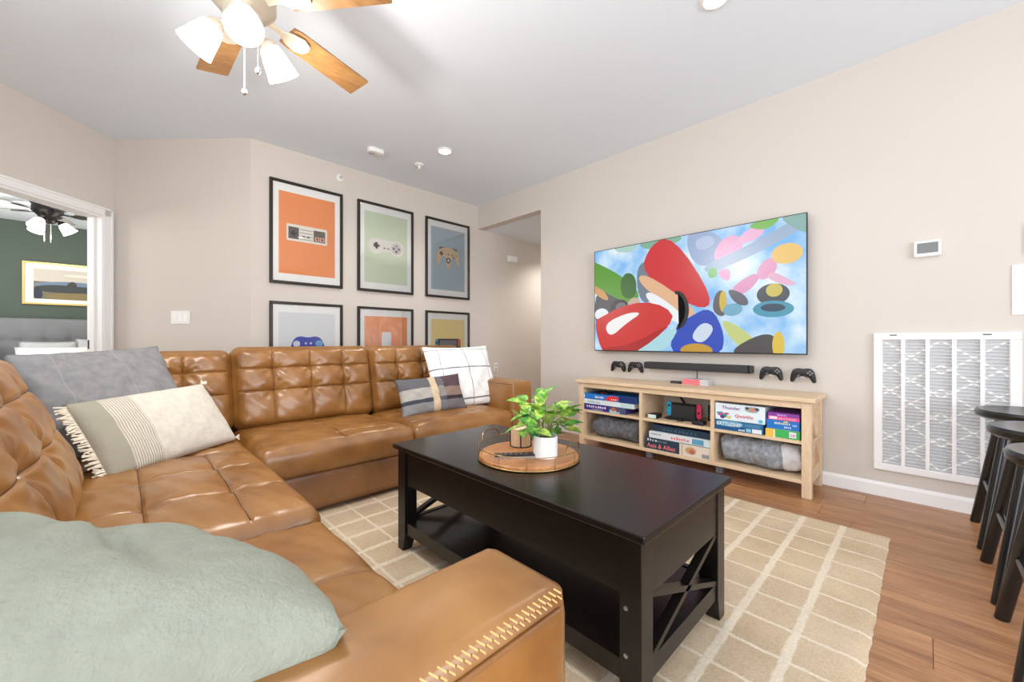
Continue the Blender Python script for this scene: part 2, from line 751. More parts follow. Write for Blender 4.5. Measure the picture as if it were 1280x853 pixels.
# door wall: from left corner to P2, thickness to the left (= outside)
D0, D1, DH = 0.085, 0.985, 2.035      # opening measured from P2 towards P3
LW = (P2 - P3).length
_, dd, nn = wall_seg('wall_door', P3, P2, 0, CZ, M['wall'], holes=[(LW - D1, LW - D0, 0, DH)])
# left and front walls with window openings
struct_left, _, _ = wall_seg('wall_left', (LX, FY), (LX, P3.y), 0, CZ, M['wall'], holes=[(0.9, 5.5, 0.6, 2.3)])
wall_seg('wall_front', (WX, FY), (LX, FY), 0, CZ, M['wall'], holes=[(0.935, 4.335, 0.35, 2.35)])

# door casing and jambs (white): door_1
e = (P3 - P2).normalized()                 # along the wall away from the corner
nin = Vector((e.y, -e.x))
if nin.dot(Vector((0, 0)) - P2) < 0:
    nin = -nin                             # towards the living room


def wp(s, out, z):
    q = P2 + e * s + nin * out
    return Vector((q.x, q.y, z))


E3 = Vector((e.x, e.y, 0)); N3 = Vector((nin.x, nin.y, 0)); Z3 = Vector((0, 0, 1))
cw = 0.064
g = G()
door = None
root = mesh_obj('door_1', G().obox(wp(D0 - cw / 2 + .004, .009, (DH + cw) / 2), E3, N3, Z3, cw / 2, .009, (DH + cw) / 2), M['trim'])
root['kind'] = 'structure'
g = G().obox(wp((D0 + D1) / 2, .009, DH + cw / 2), E3, N3, Z3, (D1 - D0) / 2 + cw, .009, cw / 2)
mesh_obj('head_casing', g, M['trim'], root)
g = G().obox(wp(D0 - cw + .010, .021, (DH + cw) / 2), E3, N3, Z3, .007, .004, (DH + cw) / 2)
g.obox(wp((D0 + D1) / 2, .021, DH + cw - .006), E3, N3, Z3, (D1 - D0) / 2 + cw, .004, .007)
mesh_obj('casing_bead', g, M['trim'], root)
mesh_obj('casing', G().obox(wp(D1 + cw / 2 - .004, .009, (DH + cw) / 2), E3, N3, Z3, cw / 2, .009, (DH + cw) / 2), M['trim'], root)
g = G().obox(wp(D0 + .009, -T / 2, DH / 2), E3, N3, Z3, .009, T / 2 + .004, DH / 2)
mesh_obj('jamb', g, M['trim'], root)
g = G().obox(wp(D1 - .009, -T / 2, DH / 2), E3, N3, Z3, .009, T / 2 + .004, DH / 2)
mesh_obj('jamb', g, M['trim'], root)
g = G().obox(wp((D0 + D1) / 2, -T / 2, DH - .009), E3, N3, Z3, (D1 - D0) / 2 - .018, T / 2 + .004, .009)
mesh_obj('head_jamb', g, M['trim'], root)
g = G().obox(wp(D0 + .024, -T * .62, DH / 2), E3, N3, Z3, .006, .018, DH / 2)
mesh_obj('door_stop', g, M['trim'], root)
g = G().obox(wp(D0 + .020, -T + .018, .93), E3, N3, Z3, .003, .014, .038)
mesh_obj('strike_plate', g, plain('dark_bronze', (70, 66, 62), .4, .6), root)

# baseboards
def baseboard(name, a, b, off):
    a, b, off = Vector(a), Vector(b), Vector(off)
    d = (b - a).normalized()
    prof = [(0, 0), (.014, 0), (.014, .068), (.010, .078), (.005, .086), (0, .086)]
    gg = G()
    n = off.normalized()
    vs_ = []
    for p in (a, b):
        for (t, z) in prof:
            q = p + n * t
            vs_.append((q.x, q.y, z))
    k = len(prof)
    fs = [(i, (i + 1) % k, k + (i + 1) % k, k + i) for i in range(k)] + [tuple(range(k - 1, -1, -1)), tuple(range(k, 2 * k))]
    gg.add(vs_, fs)
    return struct(name, gg, M['trim'])


baseboard('baseboard_right', (WX, FY), (WX, 3.011), (-1, 0))
baseboard('baseboard_back', (P1.x, BY), (6.0, BY), (0, -1))
baseboard('baseboard_angled', P2, P1, (-1, -1))
baseboard('baseboard_left', (LX, FY), (LX, P3.y), (1, 0))
baseboard('baseboard_front', (LX, FY), (WX, FY), (0, 1))

# windows behind the camera
def window(name, kind, a0, a1, z0, z1, pos):
    def bx(s0, s1, q0, q1, t0, t1):
        if kind == 'y':
            return G().box(s0, s1, pos + t0, pos + t1, q0, q1)
        return G().box(pos + t0, pos + t1, s0, s1, q0, q1)
    r = mesh_obj(name, bx(a0, a1, z0, z0 + .05, -.09, -.03), M['trim'])
    r['kind'] = 'structure'
    mesh_obj('window_head', bx(a0, a1, z1 - .05, z1, -.09, -.03), M['trim'], r)
    n = 3
    for k in range(n + 1):
        s = a0 + (a1 - a0 - .05) * k / n
        mesh_obj('mullion', bx(s, s + .05, z0 + .05, z1 - .05, -.09, -.03), M['trim'], r)
    for k in range(n):
        s0 = a0 + (a1 - a0 - .05) * k / n + .05
        s1 = a0 + (a1 - a0 - .05) * (k + 1) / n
        mesh_obj('pane', bx(s0, s1, z0 + .05, z1 - .05, -.064, -.06), M['glass'], r)


window('window_1', 'y', -0.95, 2.45, 0.35, 2.35, FY)
window('window_2', 'x', -2.1, 2.5, 0.6, 2.3, LX)

# ------------------------------------------------------------------ bedroom beyond the door
GY = 7.75
struct('wall_bedroom_back', G().box(-4.5, 0.4, GY, GY + .1, 0, HZ + .1), M['green_wall'])
struct('wall_bedroom_right', G().box(0.2, 0.3, 4.98, GY, 0, HZ), M['wall'])
struct('wall_bedroom_left', G().box(-4.6, -4.5, 3.0, GY, 0, HZ), M['wall'])
struct('wall_bedroom_front', G().box(-4.5, LX - T, 3.0, 3.1, 0, HZ), M['wall'])
g = G()
pa = P3 + (-nin) * (T + .003); pb = P2 + (-nin) * (T + .003)
poly = [(-4.5, 3.1), (LX - T, 3.1), (pa.x, pa.y), (pb.x, pb.y), (0.2, 4.98 + .2), (0.2, GY), (-4.5, GY)]
g.prism(poly, (0, 0, HZ), (1, 0, 0), (0, 1, 0), .08)
struct('ceiling_bedroom', g, M['ceiling'])
g = G().prism(poly, (0, 0, -.004), (1, 0, 0), (0, 1, 0), .004)
tag(mesh_obj('bedroom_carpet', g, plain('beige_carpet', (196, 188, 176), .95)), 'pale carpet covering the bedroom floor beyond the doorway', 'carpet')
point_light('bedroom_glow', (-2.2, 5.4, 2.0), 95, (1.0, 0.97, 0.93), 0.6)

# picture over the bed
pt = thing('landscape_picture', 'pale gold framed landscape picture over the grey headboard', 'picture', (-0.35, GY - .01, 1.42))
px0, px1, pz0, pz1 = -0.86, 0.16, 1.42, 1.947
g = G()
for a in ((px0, px1, pz0, pz0 + .018), (px0, px1, pz1 - .018, pz1)):
    g.box(a[0], a[1], GY - .03, GY - .001, a[2], a[3])
for a in ((px0, px0 + .018), (px1 - .018, px1)):
    g.box(a[0], a[1], GY - .03, GY - .001, pz0 + .018, pz1 - .018)
mesh_obj('frame', g, M['gold'], pt)
mesh_obj('mat_board', G().box(px0 + .018, px1 - .018, GY - .014, GY - .002, pz0 + .018, pz1 - .018), M['mat_board'], pt)
ls = [(rect(0, 0, .86, .38), (120, 112, 92)), (rect(0, .22, .86, .38), (206, 200, 188)), (smooth_poly([(0, .2), (.3, .24), (.6, .22), (.86, .25), (.86, .15), (0, .15)]), (112, 134, 160)),
      (smooth_poly([(0, .16), (.2, .19), (.5, .17), (.86, .2), (.86, .1), (0, .08)]), (58, 66, 66)), (smooth_poly([(.1, .06), (.4, .1), (.86, .07), (.86, .02), (.1, 0)]), (136, 120, 80)),
      (smooth_poly([(.27, .17), (.3, .23), (.34, .24), (.37, .2), (.36, .16)]), (60, 62, 58)), (smooth_poly([(0, 0), (0, .13), (.05, .14), (.08, .05), (.06, 0)]), (44, 54, 74)),
      (smooth_poly([(.2, .31), (.4, .34), (.6, .31), (.4, .29)]), (228, 222, 210))]
flat_print('painting', ls, (px0 + .09, GY - .0145, pz0 + .07), (1, 0, 0), (0, 0, 1), pt, col, clip=(0, 0, .86, .38))

# ---- soft shapes
def rounded_cushion(w, d, h, r, nx=40, ny=30, nz=8, top=None, bottom=None, belly=0.0, ex_u=(), ex_v=()):
    """rounded box centred at origin; top(u,v) displaces the +z side, belly pushes the sides out"""
    hx, hy, hz = w / 2, d / 2, h / 2
    idx = {}
    vs_, fs = [], []

    def lerp(n):
        return [-1 + 2.0 * i / n for i in range(n + 1)]
    ax, ay, az = lerp(nx), lerp(ny), lerp(nz)

    def refine(A, ex, half):
        for q in ex:
            A = [a_ for a_ in A if abs(a_ - q) > .017 / half or abs(a_) == 1]
            A += [q + k_ / half for k_ in (-.016, -.010, -.006, -.003, 0, .003, .006, .010, .016)]
        return sorted(set(round(a_, 6) for a_ in A if -1 <= a_ <= 1))
    ax, ay = refine(ax, ex_u, hx), refine(ay, ex_v, hy)

    def vert(u, v, t):
        k = (round(u, 5), round(v, 5), round(t, 5))
        if k in idx:
            return idx[k]
        p = Vector((u * hx, v * hy, t * hz))
        c = Vector((max(-hx + r, min(hx - r, p.x)), max(-hy + r, min(hy - r, p.y)), max(-hz + r, min(hz - r, p.z))))
        dlt = p - c
        if dlt.length > 1e-9:
            q = c + dlt.normalized() * r
        else:
            q = p
        wz = max(0.0, min(1.0, (q.z / hz + 0.2) / 1.2))
        if belly:
            k2 = belly * (1 - (q.z / hz) ** 2)
            q.x += (q.x / hx) * k2
            q.y += (q.y / hy) * k2
        if top and wz > 0:
            q.z += top(u, v) * wz * wz * (3 - 2 * wz)
        idx[k] = len(vs_)
        vs_.append(q)
        return idx[k]

    def face(A, B, fn, flip):
        for i in range(len(A) - 1):
            for j in range(len(B) - 1):
                q = [fn(A[i], B[j]), fn(A[i + 1], B[j]), fn(A[i + 1], B[j + 1]), fn(A[i], B[j + 1])]
                if flip:
                    q.reverse()
                fs.append(tuple(q))
    face(ax, ay, lambda a, b: vert(a, b, 1), False)
    face(ax, ay, lambda a, b: vert(a, b, -1), True)
    face(ax, az, lambda a, b: vert(a, -1, b), False)
    face(ax, az, lambda a, b: vert(a, 1, b), True)
    face(ay, az, lambda a, b: vert(-1, a, b), True)
    face(ay, az, lambda a, b: vert(1, a, b), False)
    return vs_, fs


def hash_noise(u, v, s):
    return math.sin(u * 7.1 + s) * math.cos(v * 5.3 + s * 2.1) + 0.5 * math.sin(u * 13.7 + v * 9.1 + s * 3)


def tuft_top(xs, ys, puff, cell, button, w, d, seed=0.0, groove=0.012, seam_w=0.010):
    """xs, ys: button columns/rows in -1..1; grooves run through them, buttons pull in at crossings"""
    lx = [-1.0] + list(xs) + [1.0]
    ly = [-1.0] + list(ys) + [1.0]

    def cellp(t, L):
        for i in range(len(L) - 1):
            if t <= L[i + 1] + 1e-9:
                return max(0.0, min(1.0, (t - L[i]) / (L[i + 1] - L[i])))
        return 1.0

    def f(u, v):
        su, sv = cellp(u, lx), cellp(v, ly)
        h = puff * (1 - u * u) ** 0.6 * (1 - v * v) ** 0.6 if abs(u) < 1 and abs(v) < 1 else 0.0
        h += cell * (max(0, math.sin(PI * su)) ** 0.6) * (max(0, math.sin(PI * sv)) ** 0.6)
        fade = min(1.0, (1 - abs(u)) * 8) * min(1.0, (1 - abs(v)) * 8)
        for q in xs:
            h -= groove * math.exp(-(((u - q) * w / 2) / seam_w) ** 2) * fade
        for q in ys:
            h -= groove * math.exp(-(((v - q) * d / 2) / seam_w) ** 2) * fade
        for q in xs:
            for t in ys:
                dx, dy = (u - q) * w / 2, (v - t) * d / 2
                rr = math.hypot(dx, dy)
                h -= button * math.exp(-(rr / 0.042) ** 1.3)
                an = math.atan2(dy, dx)
                h += 0.0035 * math.sin(an * 7 + seed + q * 9) * math.exp(-((rr - 0.055) / 0.035) ** 2)
        h += 0.0025 * hash_noise(u * 2, v * 2, seed)
        return h
    return f


def soft(name, w, d, h, r, mtx, m, parent, top=None, nx=56, ny=44, nz=8, belly=0.0, xs=(), ys=(), seam_m=None, buttons=True, draw_y=True):
    vs_, fs = rounded_cushion(w, d, h, r, nx, ny, nz, top, belly=belly, ex_u=xs, ex_v=ys)
    g_ = G().add([mtx @ p for p in vs_], fs)
    o_ = mesh_obj(name, g_, m, parent, smooth=180)
    if seam_m:
        cu, cv = 1 - r * .8 / (w / 2), 1 - r * .8 / (d / 2)
        for q in xs:
            pts = [mtx @ Vector((q * w / 2, t_ * d / 2, h / 2 + top(q, t_) + .0002)) for t_ in [-cv + 2 * cv * k_ / 60 for k_ in range(61)]]
            mesh_obj('seam', G().tube(pts, .0017, 5), seam_m, o_, 60)
        for q in (ys if draw_y else ()):
            pts = [mtx @ Vector((t_ * w / 2, q * d / 2, h / 2 + top(t_, q) + .0002)) for t_ in [-cu + 2 * cu * k_ / 60 for k_ in range(61)]]
            mesh_obj('seam', G().tube(pts, .0017, 5), seam_m, o_, 60)
        if buttons:
            nrm = (mtx.to_3x3() @ Vector((0, 0, 1)))
            for q in xs:
                for t_ in ys:
                    c_ = mtx @ Vector((q * w / 2, t_ * d / 2, h / 2 + top(q, t_) - .001))
                    mesh_obj('button', G().lathe([(.010, 0), (.010, .003), (.006, .0055), (.001, .006)], c_, 14, axis=nrm), m, o_, 60)
    return o_


def frame_mtx(c, x, up):
    """columns: local x, local y (=up direction of a cushion face), local z (= face normal)"""
    x = Vector(x).normalized()
    up = Vector(up)
    up = (up - x * up.dot(x)).normalized()
    z = x.cross(up)
    m = Matrix((x, up, z)).transposed().to_4x4()
    m.translation = Vector(c)
    return m


# bed
bd = thing('bed', 'bed with grey button tufted headboard and white bedding under the landscape picture', 'bed', (-1.05, 6.7, 0))
hbw, hbc = 1.75, -1.045
f = tuft_top([-1 + 2 * (k + .5) / 9 for k in range(9)], [0.25], .01, .014, .035, hbw, .75, 1.0, .004)
soft('headboard', hbw, .75, .09, .03, frame_mtx((hbc, GY - .06, .865), (1, 0, 0), (0, 0, 1)), plain('grey_linen', (132, 134, 138), .9, bump_scale=300), bd, f, 80, 36, 4)
soft('mattress', 1.7, 1.95, .3, .06, Matrix.Translation((hbc, 6.68, .42)), M['ceramic'], bd, None, 20, 20, 6)
mesh_obj('bed_frame', G().box(hbc - .85, hbc + .85, 5.72, 7.66, .0, .27), plain('grey_linen_dark', (120, 122, 126), .9), bd)
soft('duvet', 1.76, 1.4, .14, .06, Matrix.Translation((hbc, 6.38, .6)), plain('white_duvet', (240, 240, 240), .9), bd, lambda u, v: .02 * hash_noise(u, v, 2), 30, 30, 6)

# ---- pillow
def pillow_geo(w, h, t, n=30, pinch=0.06, wrinkle=0.004, seed=0.0, folds=()):
    g_ = G()
    idx = {}

    def P(i, j, side):
        u, v = -1 + 2.0 * i / n, -1 + 2.0 * j / n
        edge = i in (0, n) or j in (0, n)
        k = (i, j, 0 if edge else side)
        if k in idx:
            return idx[k]
        x_ = w / 2 * u * (1 - pinch * (1 - v * v))
        y_ = h / 2 * v * (1 - pinch * (1 - u * u))
        prof = (max(0, 1 - u * u) ** 0.42) * (max(0, 1 - v * v) ** 0.42)
        z_ = side * t / 2 * prof
        if not edge:
            z_ += wrinkle * hash_noise(u * 1.6, v * 1.6, seed + side) * prof * 2
            ed = max(abs(u), abs(v))
            for (ax_, ay_, bx_, by_, am, wd) in folds:
                dx_, dy_ = bx_ - ax_, by_ - ay_
                tt = max(0, min(1, ((u - ax_) * dx_ + (v - ay_) * dy_) / (dx_ * dx_ + dy_ * dy_)))
                ds = math.hypot(u - ax_ - tt * dx_, v - ay_ - tt * dy_)
                z_ += side * am * math.exp(-(ds / wd) ** 2) * prof * math.sin(PI * (.15 + .7 * tt))
            z_ += side * wrinkle * 0.9 * math.sin(14 * (u * v + u - v) + seed) * ed ** 4 * prof
        idx[k] = len(g_.v)
        g_.v.append((x_, y_, z_))
        return idx[k]
    for side in (1, -1):
        for i in range(n):
            for j in range(n):
                q = [P(i, j, side), P(i + 1, j, side), P(i + 1, j + 1, side), P(i, j + 1, side)]
                if side < 0:
                    q.reverse()
                if len(set(q)) > 2:
                    g_.f.append(tuple(dict.fromkeys(q)))
                    g_.m.append(0)
    return g_


def pillow(name, w, h, t, c, x, up, m, label, cat='pillow', group=None, **kw):
    o = mesh_obj(name, pillow_geo(w, h, t, **kw), m, None, 180, world=frame_mtx(c, x, up))
    return tag(o, label, cat, group)


pw_mat = plain('white_cotton', (244, 243, 240), .9)
gl_mat = plain('grey_plush_pillow', (196, 198, 202), .95, bump_scale=90, bump_str=.4)
pillow('bed_pillow', .7, .45, .2, (-1.35, 7.42, .76), (1, 0, 0), (0, .35, 1), pw_mat, 'plain white pillow leaning on the bedroom headboard, partly cut by the doorway', n=16)
pillow('bed_pillow', .48, .42, .16, (-.62, 7.40, .755), (1, 0, 0), (0, .3, 1), gl_mat, 'pale grey plush pillow on the bed below the landscape picture', n=16)
pillow('bed_pillow', .36, .44, .16, (-.22, 7.45, .78), (1, .1, 0), (0, .3, 1), gl_mat, 'smaller pale grey pillow on the bed beside the door jamb', n=16)
pillow('bed_pillow', .62, .36, .16, (-.56, 7.22, .72), (1, 0, 0), (0, .35, 1), pw_mat, 'low white pillow in front of the grey plush pillow on the bed', n=16)


# ------------------------------------------------------------------ ceiling fan builder
GLOW = emit('lit_frosted_glass', (255, 248, 236), 5.5)


def make_fan(name, label, c, blade_z, ang0, R, wood_m, metal, shade_dirs, ceil_z, lamp_power, blade_w=.135, hang=True, shade_tilt=.62, shade_len=.135):
    t = thing(name, label, 'ceiling fan', (c[0], c[1], blade_z - .3))
    cx, cy = c
    # canopy, rod and motor
    if hang:
        mesh_obj('canopy', G().lathe([(.065, ceil_z), (.065, ceil_z - .02), (.03, ceil_z - .06), (.014, ceil_z - .065)], (cx, cy, 0), 24), metal, t, 40)
        mesh_obj('down_rod', G().tube([(cx, cy, ceil_z - .06), (cx, cy, blade_z + .1)], .012, 12), metal, t, 60)
    else:
        mesh_obj('canopy', G().lathe([(.13, ceil_z), (.13, ceil_z - .02), (.11, ceil_z - .05), (.08, blade_z + .05)], (cx, cy, 0), 28), metal, t, 40)
    mesh_obj('motor_housing', G().lathe([(.05, blade_z + .11), (.105, blade_z + .09), (.118, blade_z + .05), (.118, blade_z), (.09, blade_z - .03), (.07, blade_z - .05)], (cx, cy, 0), 32), metal, t, 40)
    mesh_obj('light_fitter', G().lathe([(.07, blade_z - .05), (.07, blade_z - .09), (.05, blade_z - .115), (.02, blade_z - .125)], (cx, cy, 0), 24), metal, t, 40)
    for k in range(5):
        a = ang0 + k * 2 * PI / 5
        d = Vector((math.cos(a), math.sin(a), 0)); s = Vector((-math.sin(a), math.cos(a), 0))
        pit = (s * math.cos(.2) - Vector((0, 0, 1)) * math.sin(.2))
        up = d.cross(pit)
        o_ = Vector((cx, cy, blade_z + .005))
        hw = blade_w / 2
        outline = [(.19, -hw * .78), (.23, -hw * .9), (R - .004, -hw), (R, -hw * .95), (R, hw * .95), (R - .004, hw), (.23, hw * .9), (.19, hw * .78)]
        bl = mesh_obj('blade', G().prism(outline, o_ - up * .004, d, pit, .008), wood_m, t)
        br = [(.09, -.016), (.16, -.012), (.2, -.035), (.25, -.045), (.285, -.03), (.295, 0), (.285, .03), (.25, .045), (.2, .035), (.16, .012), (.09, .016)]
        mesh_obj('blade_bracket', G().prism(br, o_ - up * .016, d, pit, .008, bev=.002), metal, bl)
    for a in shade_dirs:
        d = Vector((math.cos(a), math.sin(a), 0))
        ax = (d * math.sin(shade_tilt) - Vector((0, 0, 1)) * math.cos(shade_tilt))
        p0 = Vector((cx, cy, blade_z - .085)) + d * .06
        p1 = p0 + d * .035 - Vector((0, 0, .012))
        arm = mesh_obj('lamp_arm', G().tube([p0, p0 + d * .02, p1], .011, 8), metal, t, 60)
        mesh_obj('lamp_socket', G().lathe([(.018, -.012), (.03, 0), (.034, .022), (.03, .026)], p1, 16, axis=ax), metal, arm, 40)
        prof = [(.036, .018), (.042, .03), (.05, .06), (.058, .1), (.066, shade_len), (.063, shade_len), (.04, shade_len - .04)]
        mesh_obj('lamp_shade', G().lathe(prof, p1, 20, axis=ax), GLOW, t, 50)
        pl = point_light('fan_bulb_light', p1 + ax * (shade_len + .05), lamp_power, (1.0, .94, .86), .05)
    return t


fan_c = (.36, 1.94)
ft = make_fan('ceiling_fan', 'wood bladed ceiling fan with three lit frosted shades over the sofa', fan_c, 2.335, math.radians(20), .61, M['fan_wood'],
              M['nickel'], [math.radians(-100), math.radians(150), math.radians(18)], CZ, 17)
for (dx, dy, ln, kn) in ((.0, -.02, .26, 'chrome'), (.03, -.10, .2, 'chrome')):
    q = Vector((fan_c[0] + dx, fan_c[1] + dy, 2.24))
    ch = mesh_obj('pull_chain', G().tube([q, q - Vector((0, 0, ln))], .0018, 6), M['chrome'], ft)
    mesh_obj('chain_pull', G().lathe([(.003, .016), (.008, .008), (.010, 0), (.007, -.01), (.002, -.014)], q - Vector((0, 0, ln + .012)), 12), M['chrome'], ch, 60)
bf = make_fan('ceiling_fan', 'dark low profile ceiling fan with lit shades in the bedroom doorway', (-.55, 6.5), 2.33, math.radians(8), .62, plain('grey_blade', (150, 148, 146), .5),
              plain('dark_bronze_fan', (52, 50, 50), .35, .7), [math.radians(-115), math.radians(5), math.radians(125)], HZ, 6, hang=False, shade_len=.12)
for dx in (-.02, .025):
    q = Vector((-.55 + dx, 6.45, 2.2))
    mesh_obj('pull_chain', G().tube([q, q - Vector((0, 0, .2))], .003, 6), M['chrome'], bf)

# ------------------------------------------------------------------ recessed lights, detectors
def recessed(x_, y_, z_, label, power):
    t = thing('recessed_light', label, 'recessed light', (x_, y_, z_ - .012), 'recessed ceiling lights')
    ring = G()
    prof = [(.072, z_), (.072, z_ - .006), (.066, z_ - .010), (.055, z_ - .010), (.052, z_ - .002)]
    n = 32
    vs_, fs = [], []
    for r_, zz in prof:
        for k in range(n):
            vs_.append((x_ + r_ * math.cos(2 * PI * k / n), y_ + r_ * math.sin(2 * PI * k / n), zz))
    for i in range(len(prof) - 1):
        for k in range(n):
            fs.append((i * n + k, i * n + (k + 1) % n, (i + 1) * n + (k + 1) % n, (i + 1) * n + k))
    ring.add(vs_, fs)
    mesh_obj('trim_ring', ring, M['white_plastic'], t, 40)
    mesh_obj('lens', G().lathe([(.053, z_ - .004), (.05, z_ - .007)], (x_, y_, 0), 32), emit('lit_downlight', (255, 250, 240), 14), t)
    l = bpy.data.lights.new('downlight', 'SPOT')
    l.energy = power
    l.spot_size = 2.4
    l.spot_blend = .8
    l.color = (1, .95, .88)
    l.shadow_soft_size = .06
    o = bpy.data.objects.new('downlight', l)
    COL.objects.link(o)
    o.location = (x_, y_, z_ - .02)


recessed(2.171, 3.128, CZ, 'round recessed light glowing in the ceiling near the poster wall', 45)
recessed(2.211, 0.76, CZ, 'round recessed light glowing at the top edge of the photo', 18)
recessed(4.7, 3.55, HZ, 'recessed light in the hall ceiling beyond the opening', 80)

t = thing('smoke_detector', 'wide white smoke detector with a round grey sensor on the ceiling', 'smoke detector', (1.687, 3.556, CZ - .05))
g = G().prism(rrect(-.078, -.045, .078, .045, .04), (1.70, 3.556, CZ - .04), (1, 0, 0), (0, 1, 0), .04, bev=.008)
mesh_obj('body', g, M['white_plastic'], t, 40)
mesh_obj('sensor', G().lathe([(.026, CZ - .037), (.026, CZ - .048), (.02, CZ - .052)], (1.655, 3.552, 0), 20), plain('pale_grey_plastic', (188, 188, 188), .5), t, 40)
t = thing('sprinkler_head', 'small round white sprinkler head on the ceiling beside the glowing downlight', 'sprinkler', (2.154, 3.548, CZ - .05))
mesh_obj('escutcheon', G().lathe([(.045, CZ), (.045, CZ - .01), (.03, CZ - .018)], (2.154, 3.548, 0), 24), M['white_plastic'], t, 40)
mesh_obj('deflector', G().lathe([(.012, CZ - .015), (.012, CZ - .04), (.022, CZ - .042), (.022, CZ - .048)], (2.154, 3.548, 0), 16), M['white_plastic'], t, 40)
t = thing('wall_sprinkler', 'small round white sprinkler on the wall above the first poster', 'sprinkler', (1.59, BY - .03, 2.57))
mesh_obj('escutcheon', G().lathe([(.036, 0), (.036, .008), (.024, .014)], (1.59, BY, 2.607), 24, axis=(0, -1, 0)), M['white_plastic'], t, 40)
mesh_obj('nozzle', G().lathe([(.01, .012), (.01, .03), (.016, .032), (.016, .036)], (1.59, BY, 2.607), 16, axis=(0, -1, 0)), plain('pale_grey_plastic', (188, 188, 188), .5), t, 40)

t = thing('door_chime', 'white box shaped door chime on the wall inside the hall opening', 'door chime', (4.0, BY - .04, 2.08))
mesh_obj('cover', G().box(3.915, 4.085, BY - .05, BY, 2.075, 2.165, bev=.008), M['white_plastic'], t, 30)
mesh_obj('grille_slot', G().box(3.93, 4.07, BY - .052, BY - .048, 2.085, 2.089), plain('pale_grey_plastic', (188, 188, 188), .5), t)
t = thing('wall_outlet', 'white wall outlet plate low on the poster wall above the sofa arm', 'outlet', (3.7, BY - .01, .54))
mesh_obj('plate', G().box(3.665, 3.735, BY - .008, BY, .545, .66, bev=.003), M['white_plastic'], t)
for zz in (.575, .625):
    mesh_obj('socket', G().box(3.683, 3.717, BY - .010, BY - .006, zz - .014, zz + .014, bev=.001), plain('pale_grey_plastic', (188, 188, 188), .5), t)


# ------------------------------------------------------------------ wall controls
def plate(name, label, c, ex, nz, w, h, rockers):
    """switch plate on a wall: c centre on the wall face"""
    c, ex, nz = Vector(c), Vector(ex).normalized(), Vector(nz).normalized()
    t_ = thing(name, label, 'light switch', c - Vector((0, 0, h / 2)))
    g_ = G().obox(c + nz * .003, ex, nz, Z3, w / 2, .003, h / 2)
    mesh_obj('plate', g_, M['white_plastic'], t_)
    for k in range(rockers):
        off = (k - (rockers - 1) / 2) * .046
        g_ = G().obox(c + nz * .0065 + ex * off, ex, nz + Vector((0, 0, .08)), Z3, .0165, .0022, .033)
        mesh_obj('rocker', g_, plain('bright_white_plastic', (248, 248, 246), .3), t_)
    return t_


AD = Vector((P1.x - P2.x, P1.y - P2.y, 0)).normalized()
plate('light_switch', 'white wide rocker switch plate on the angled wall', (.382, 4.558, 1.167), AD, (-1, -1, 0), .165, .115, 3)
plate('light_switch', 'white switch plate on the wall above the air grille, at the photo edge', (WX, -.384, 1.23), (0, -1, 0), (-1, 0, 0), .125, .262, 2)
plate('light_switch', 'upper white switch plate cut by the photo edge beside the thermostat wall', (WX, -.43, 1.49), (0, -1, 0), (-1, 0, 0), .14, .16, 2)
t = thing('thermostat', 'white thermostat with a grey screen on the wall above the air grille', 'thermostat', (WX - .02, -.009, 1.452))
mesh_obj('body', G().box(WX - .026, WX, -.066, .048, 1.452, 1.545, bev=.006), M['white_plastic'], t, 30)
mesh_obj('screen', G().box(WX - .0275, WX - .02, -.053, .033, 1.472, 1.532, bev=.001), plain('lcd_grey', (112, 116, 116), .3), t)

# return air grille
t = thing('air_grille', 'large white louvred return air grille low on the wall by the stools', 'air grille', (WX - .01, -.064, .165))
gy0, gy1, gz0, gz1 = -.353, .225, .165, 1.008
g = G()
b_ = .042
g.box(WX - .022, WX, gy0, gy1, gz0, gz0 + b_, bev=.004)
g.box(WX - .022, WX, gy0, gy1, gz1 - b_, gz1, bev=.004)
g.box(WX - .022, WX, gy0, gy0 + b_, gz0 + b_, gz1 - b_, bev=.004)
g.box(WX - .022, WX, gy1 - b_, gy1, gz0 + b_, gz1 - b_, bev=.004)
mesh_obj('frame', g, M['trim'], t)
for yy in (.092, -.010, -.1145, -.219):
    mesh_obj('mullion', G().box(WX - .021, WX - .004, yy - .0085, yy + .0085, gz0 + b_, gz1 - b_), M['trim'], t)
g = G()
nl = 40
for k in range(nl):
    zz = gz0 + b_ + (gz1 - gz0 - 2 * b_) * (k + .5) / nl
    g.obox((WX - .0135, (gy0 + gy1) / 2, zz), (1, 0, -.55), (0, 1, 0), (.55, 0, 1), .0072, (gy1 - gy0) / 2 - b_, .0008)
stuff(mesh_obj('louvres', g, M['trim'], t))
mesh_obj('filter', G().box(WX - .0050, WX - .001, gy0 + b_, gy1 - b_, gz0 + b_, gz1 - b_), plain('filter_grey', (194, 196, 199), .9), t)
g = G()
fy0, fy1 = gy0 + b_, gy1 - b_
for k in range(5):
    za = gz0 + b_ + .004 + k * .14
    for (ya, yb) in ((fy0, (fy0 + fy1) / 2), ((fy0 + fy1) / 2, fy1)):
        g.bar((WX - .0058, ya, za), (WX - .0058, yb, za + .19), .009, .0016, (1, 0, 0))
        g.bar((WX - .0056, ya, za + .19), (WX - .0056, yb, za), .009, .0016, (1, 0, 0))
mesh_obj('filter_lattice', g, M['white_plastic'], t)
for yy in (.135, -.235):
    mesh_obj('latch', G().box(WX - .0235, WX - .021, yy - .016, yy + .016, gz1 - .016, gz1 - .009), M['grey_plastic'], t)

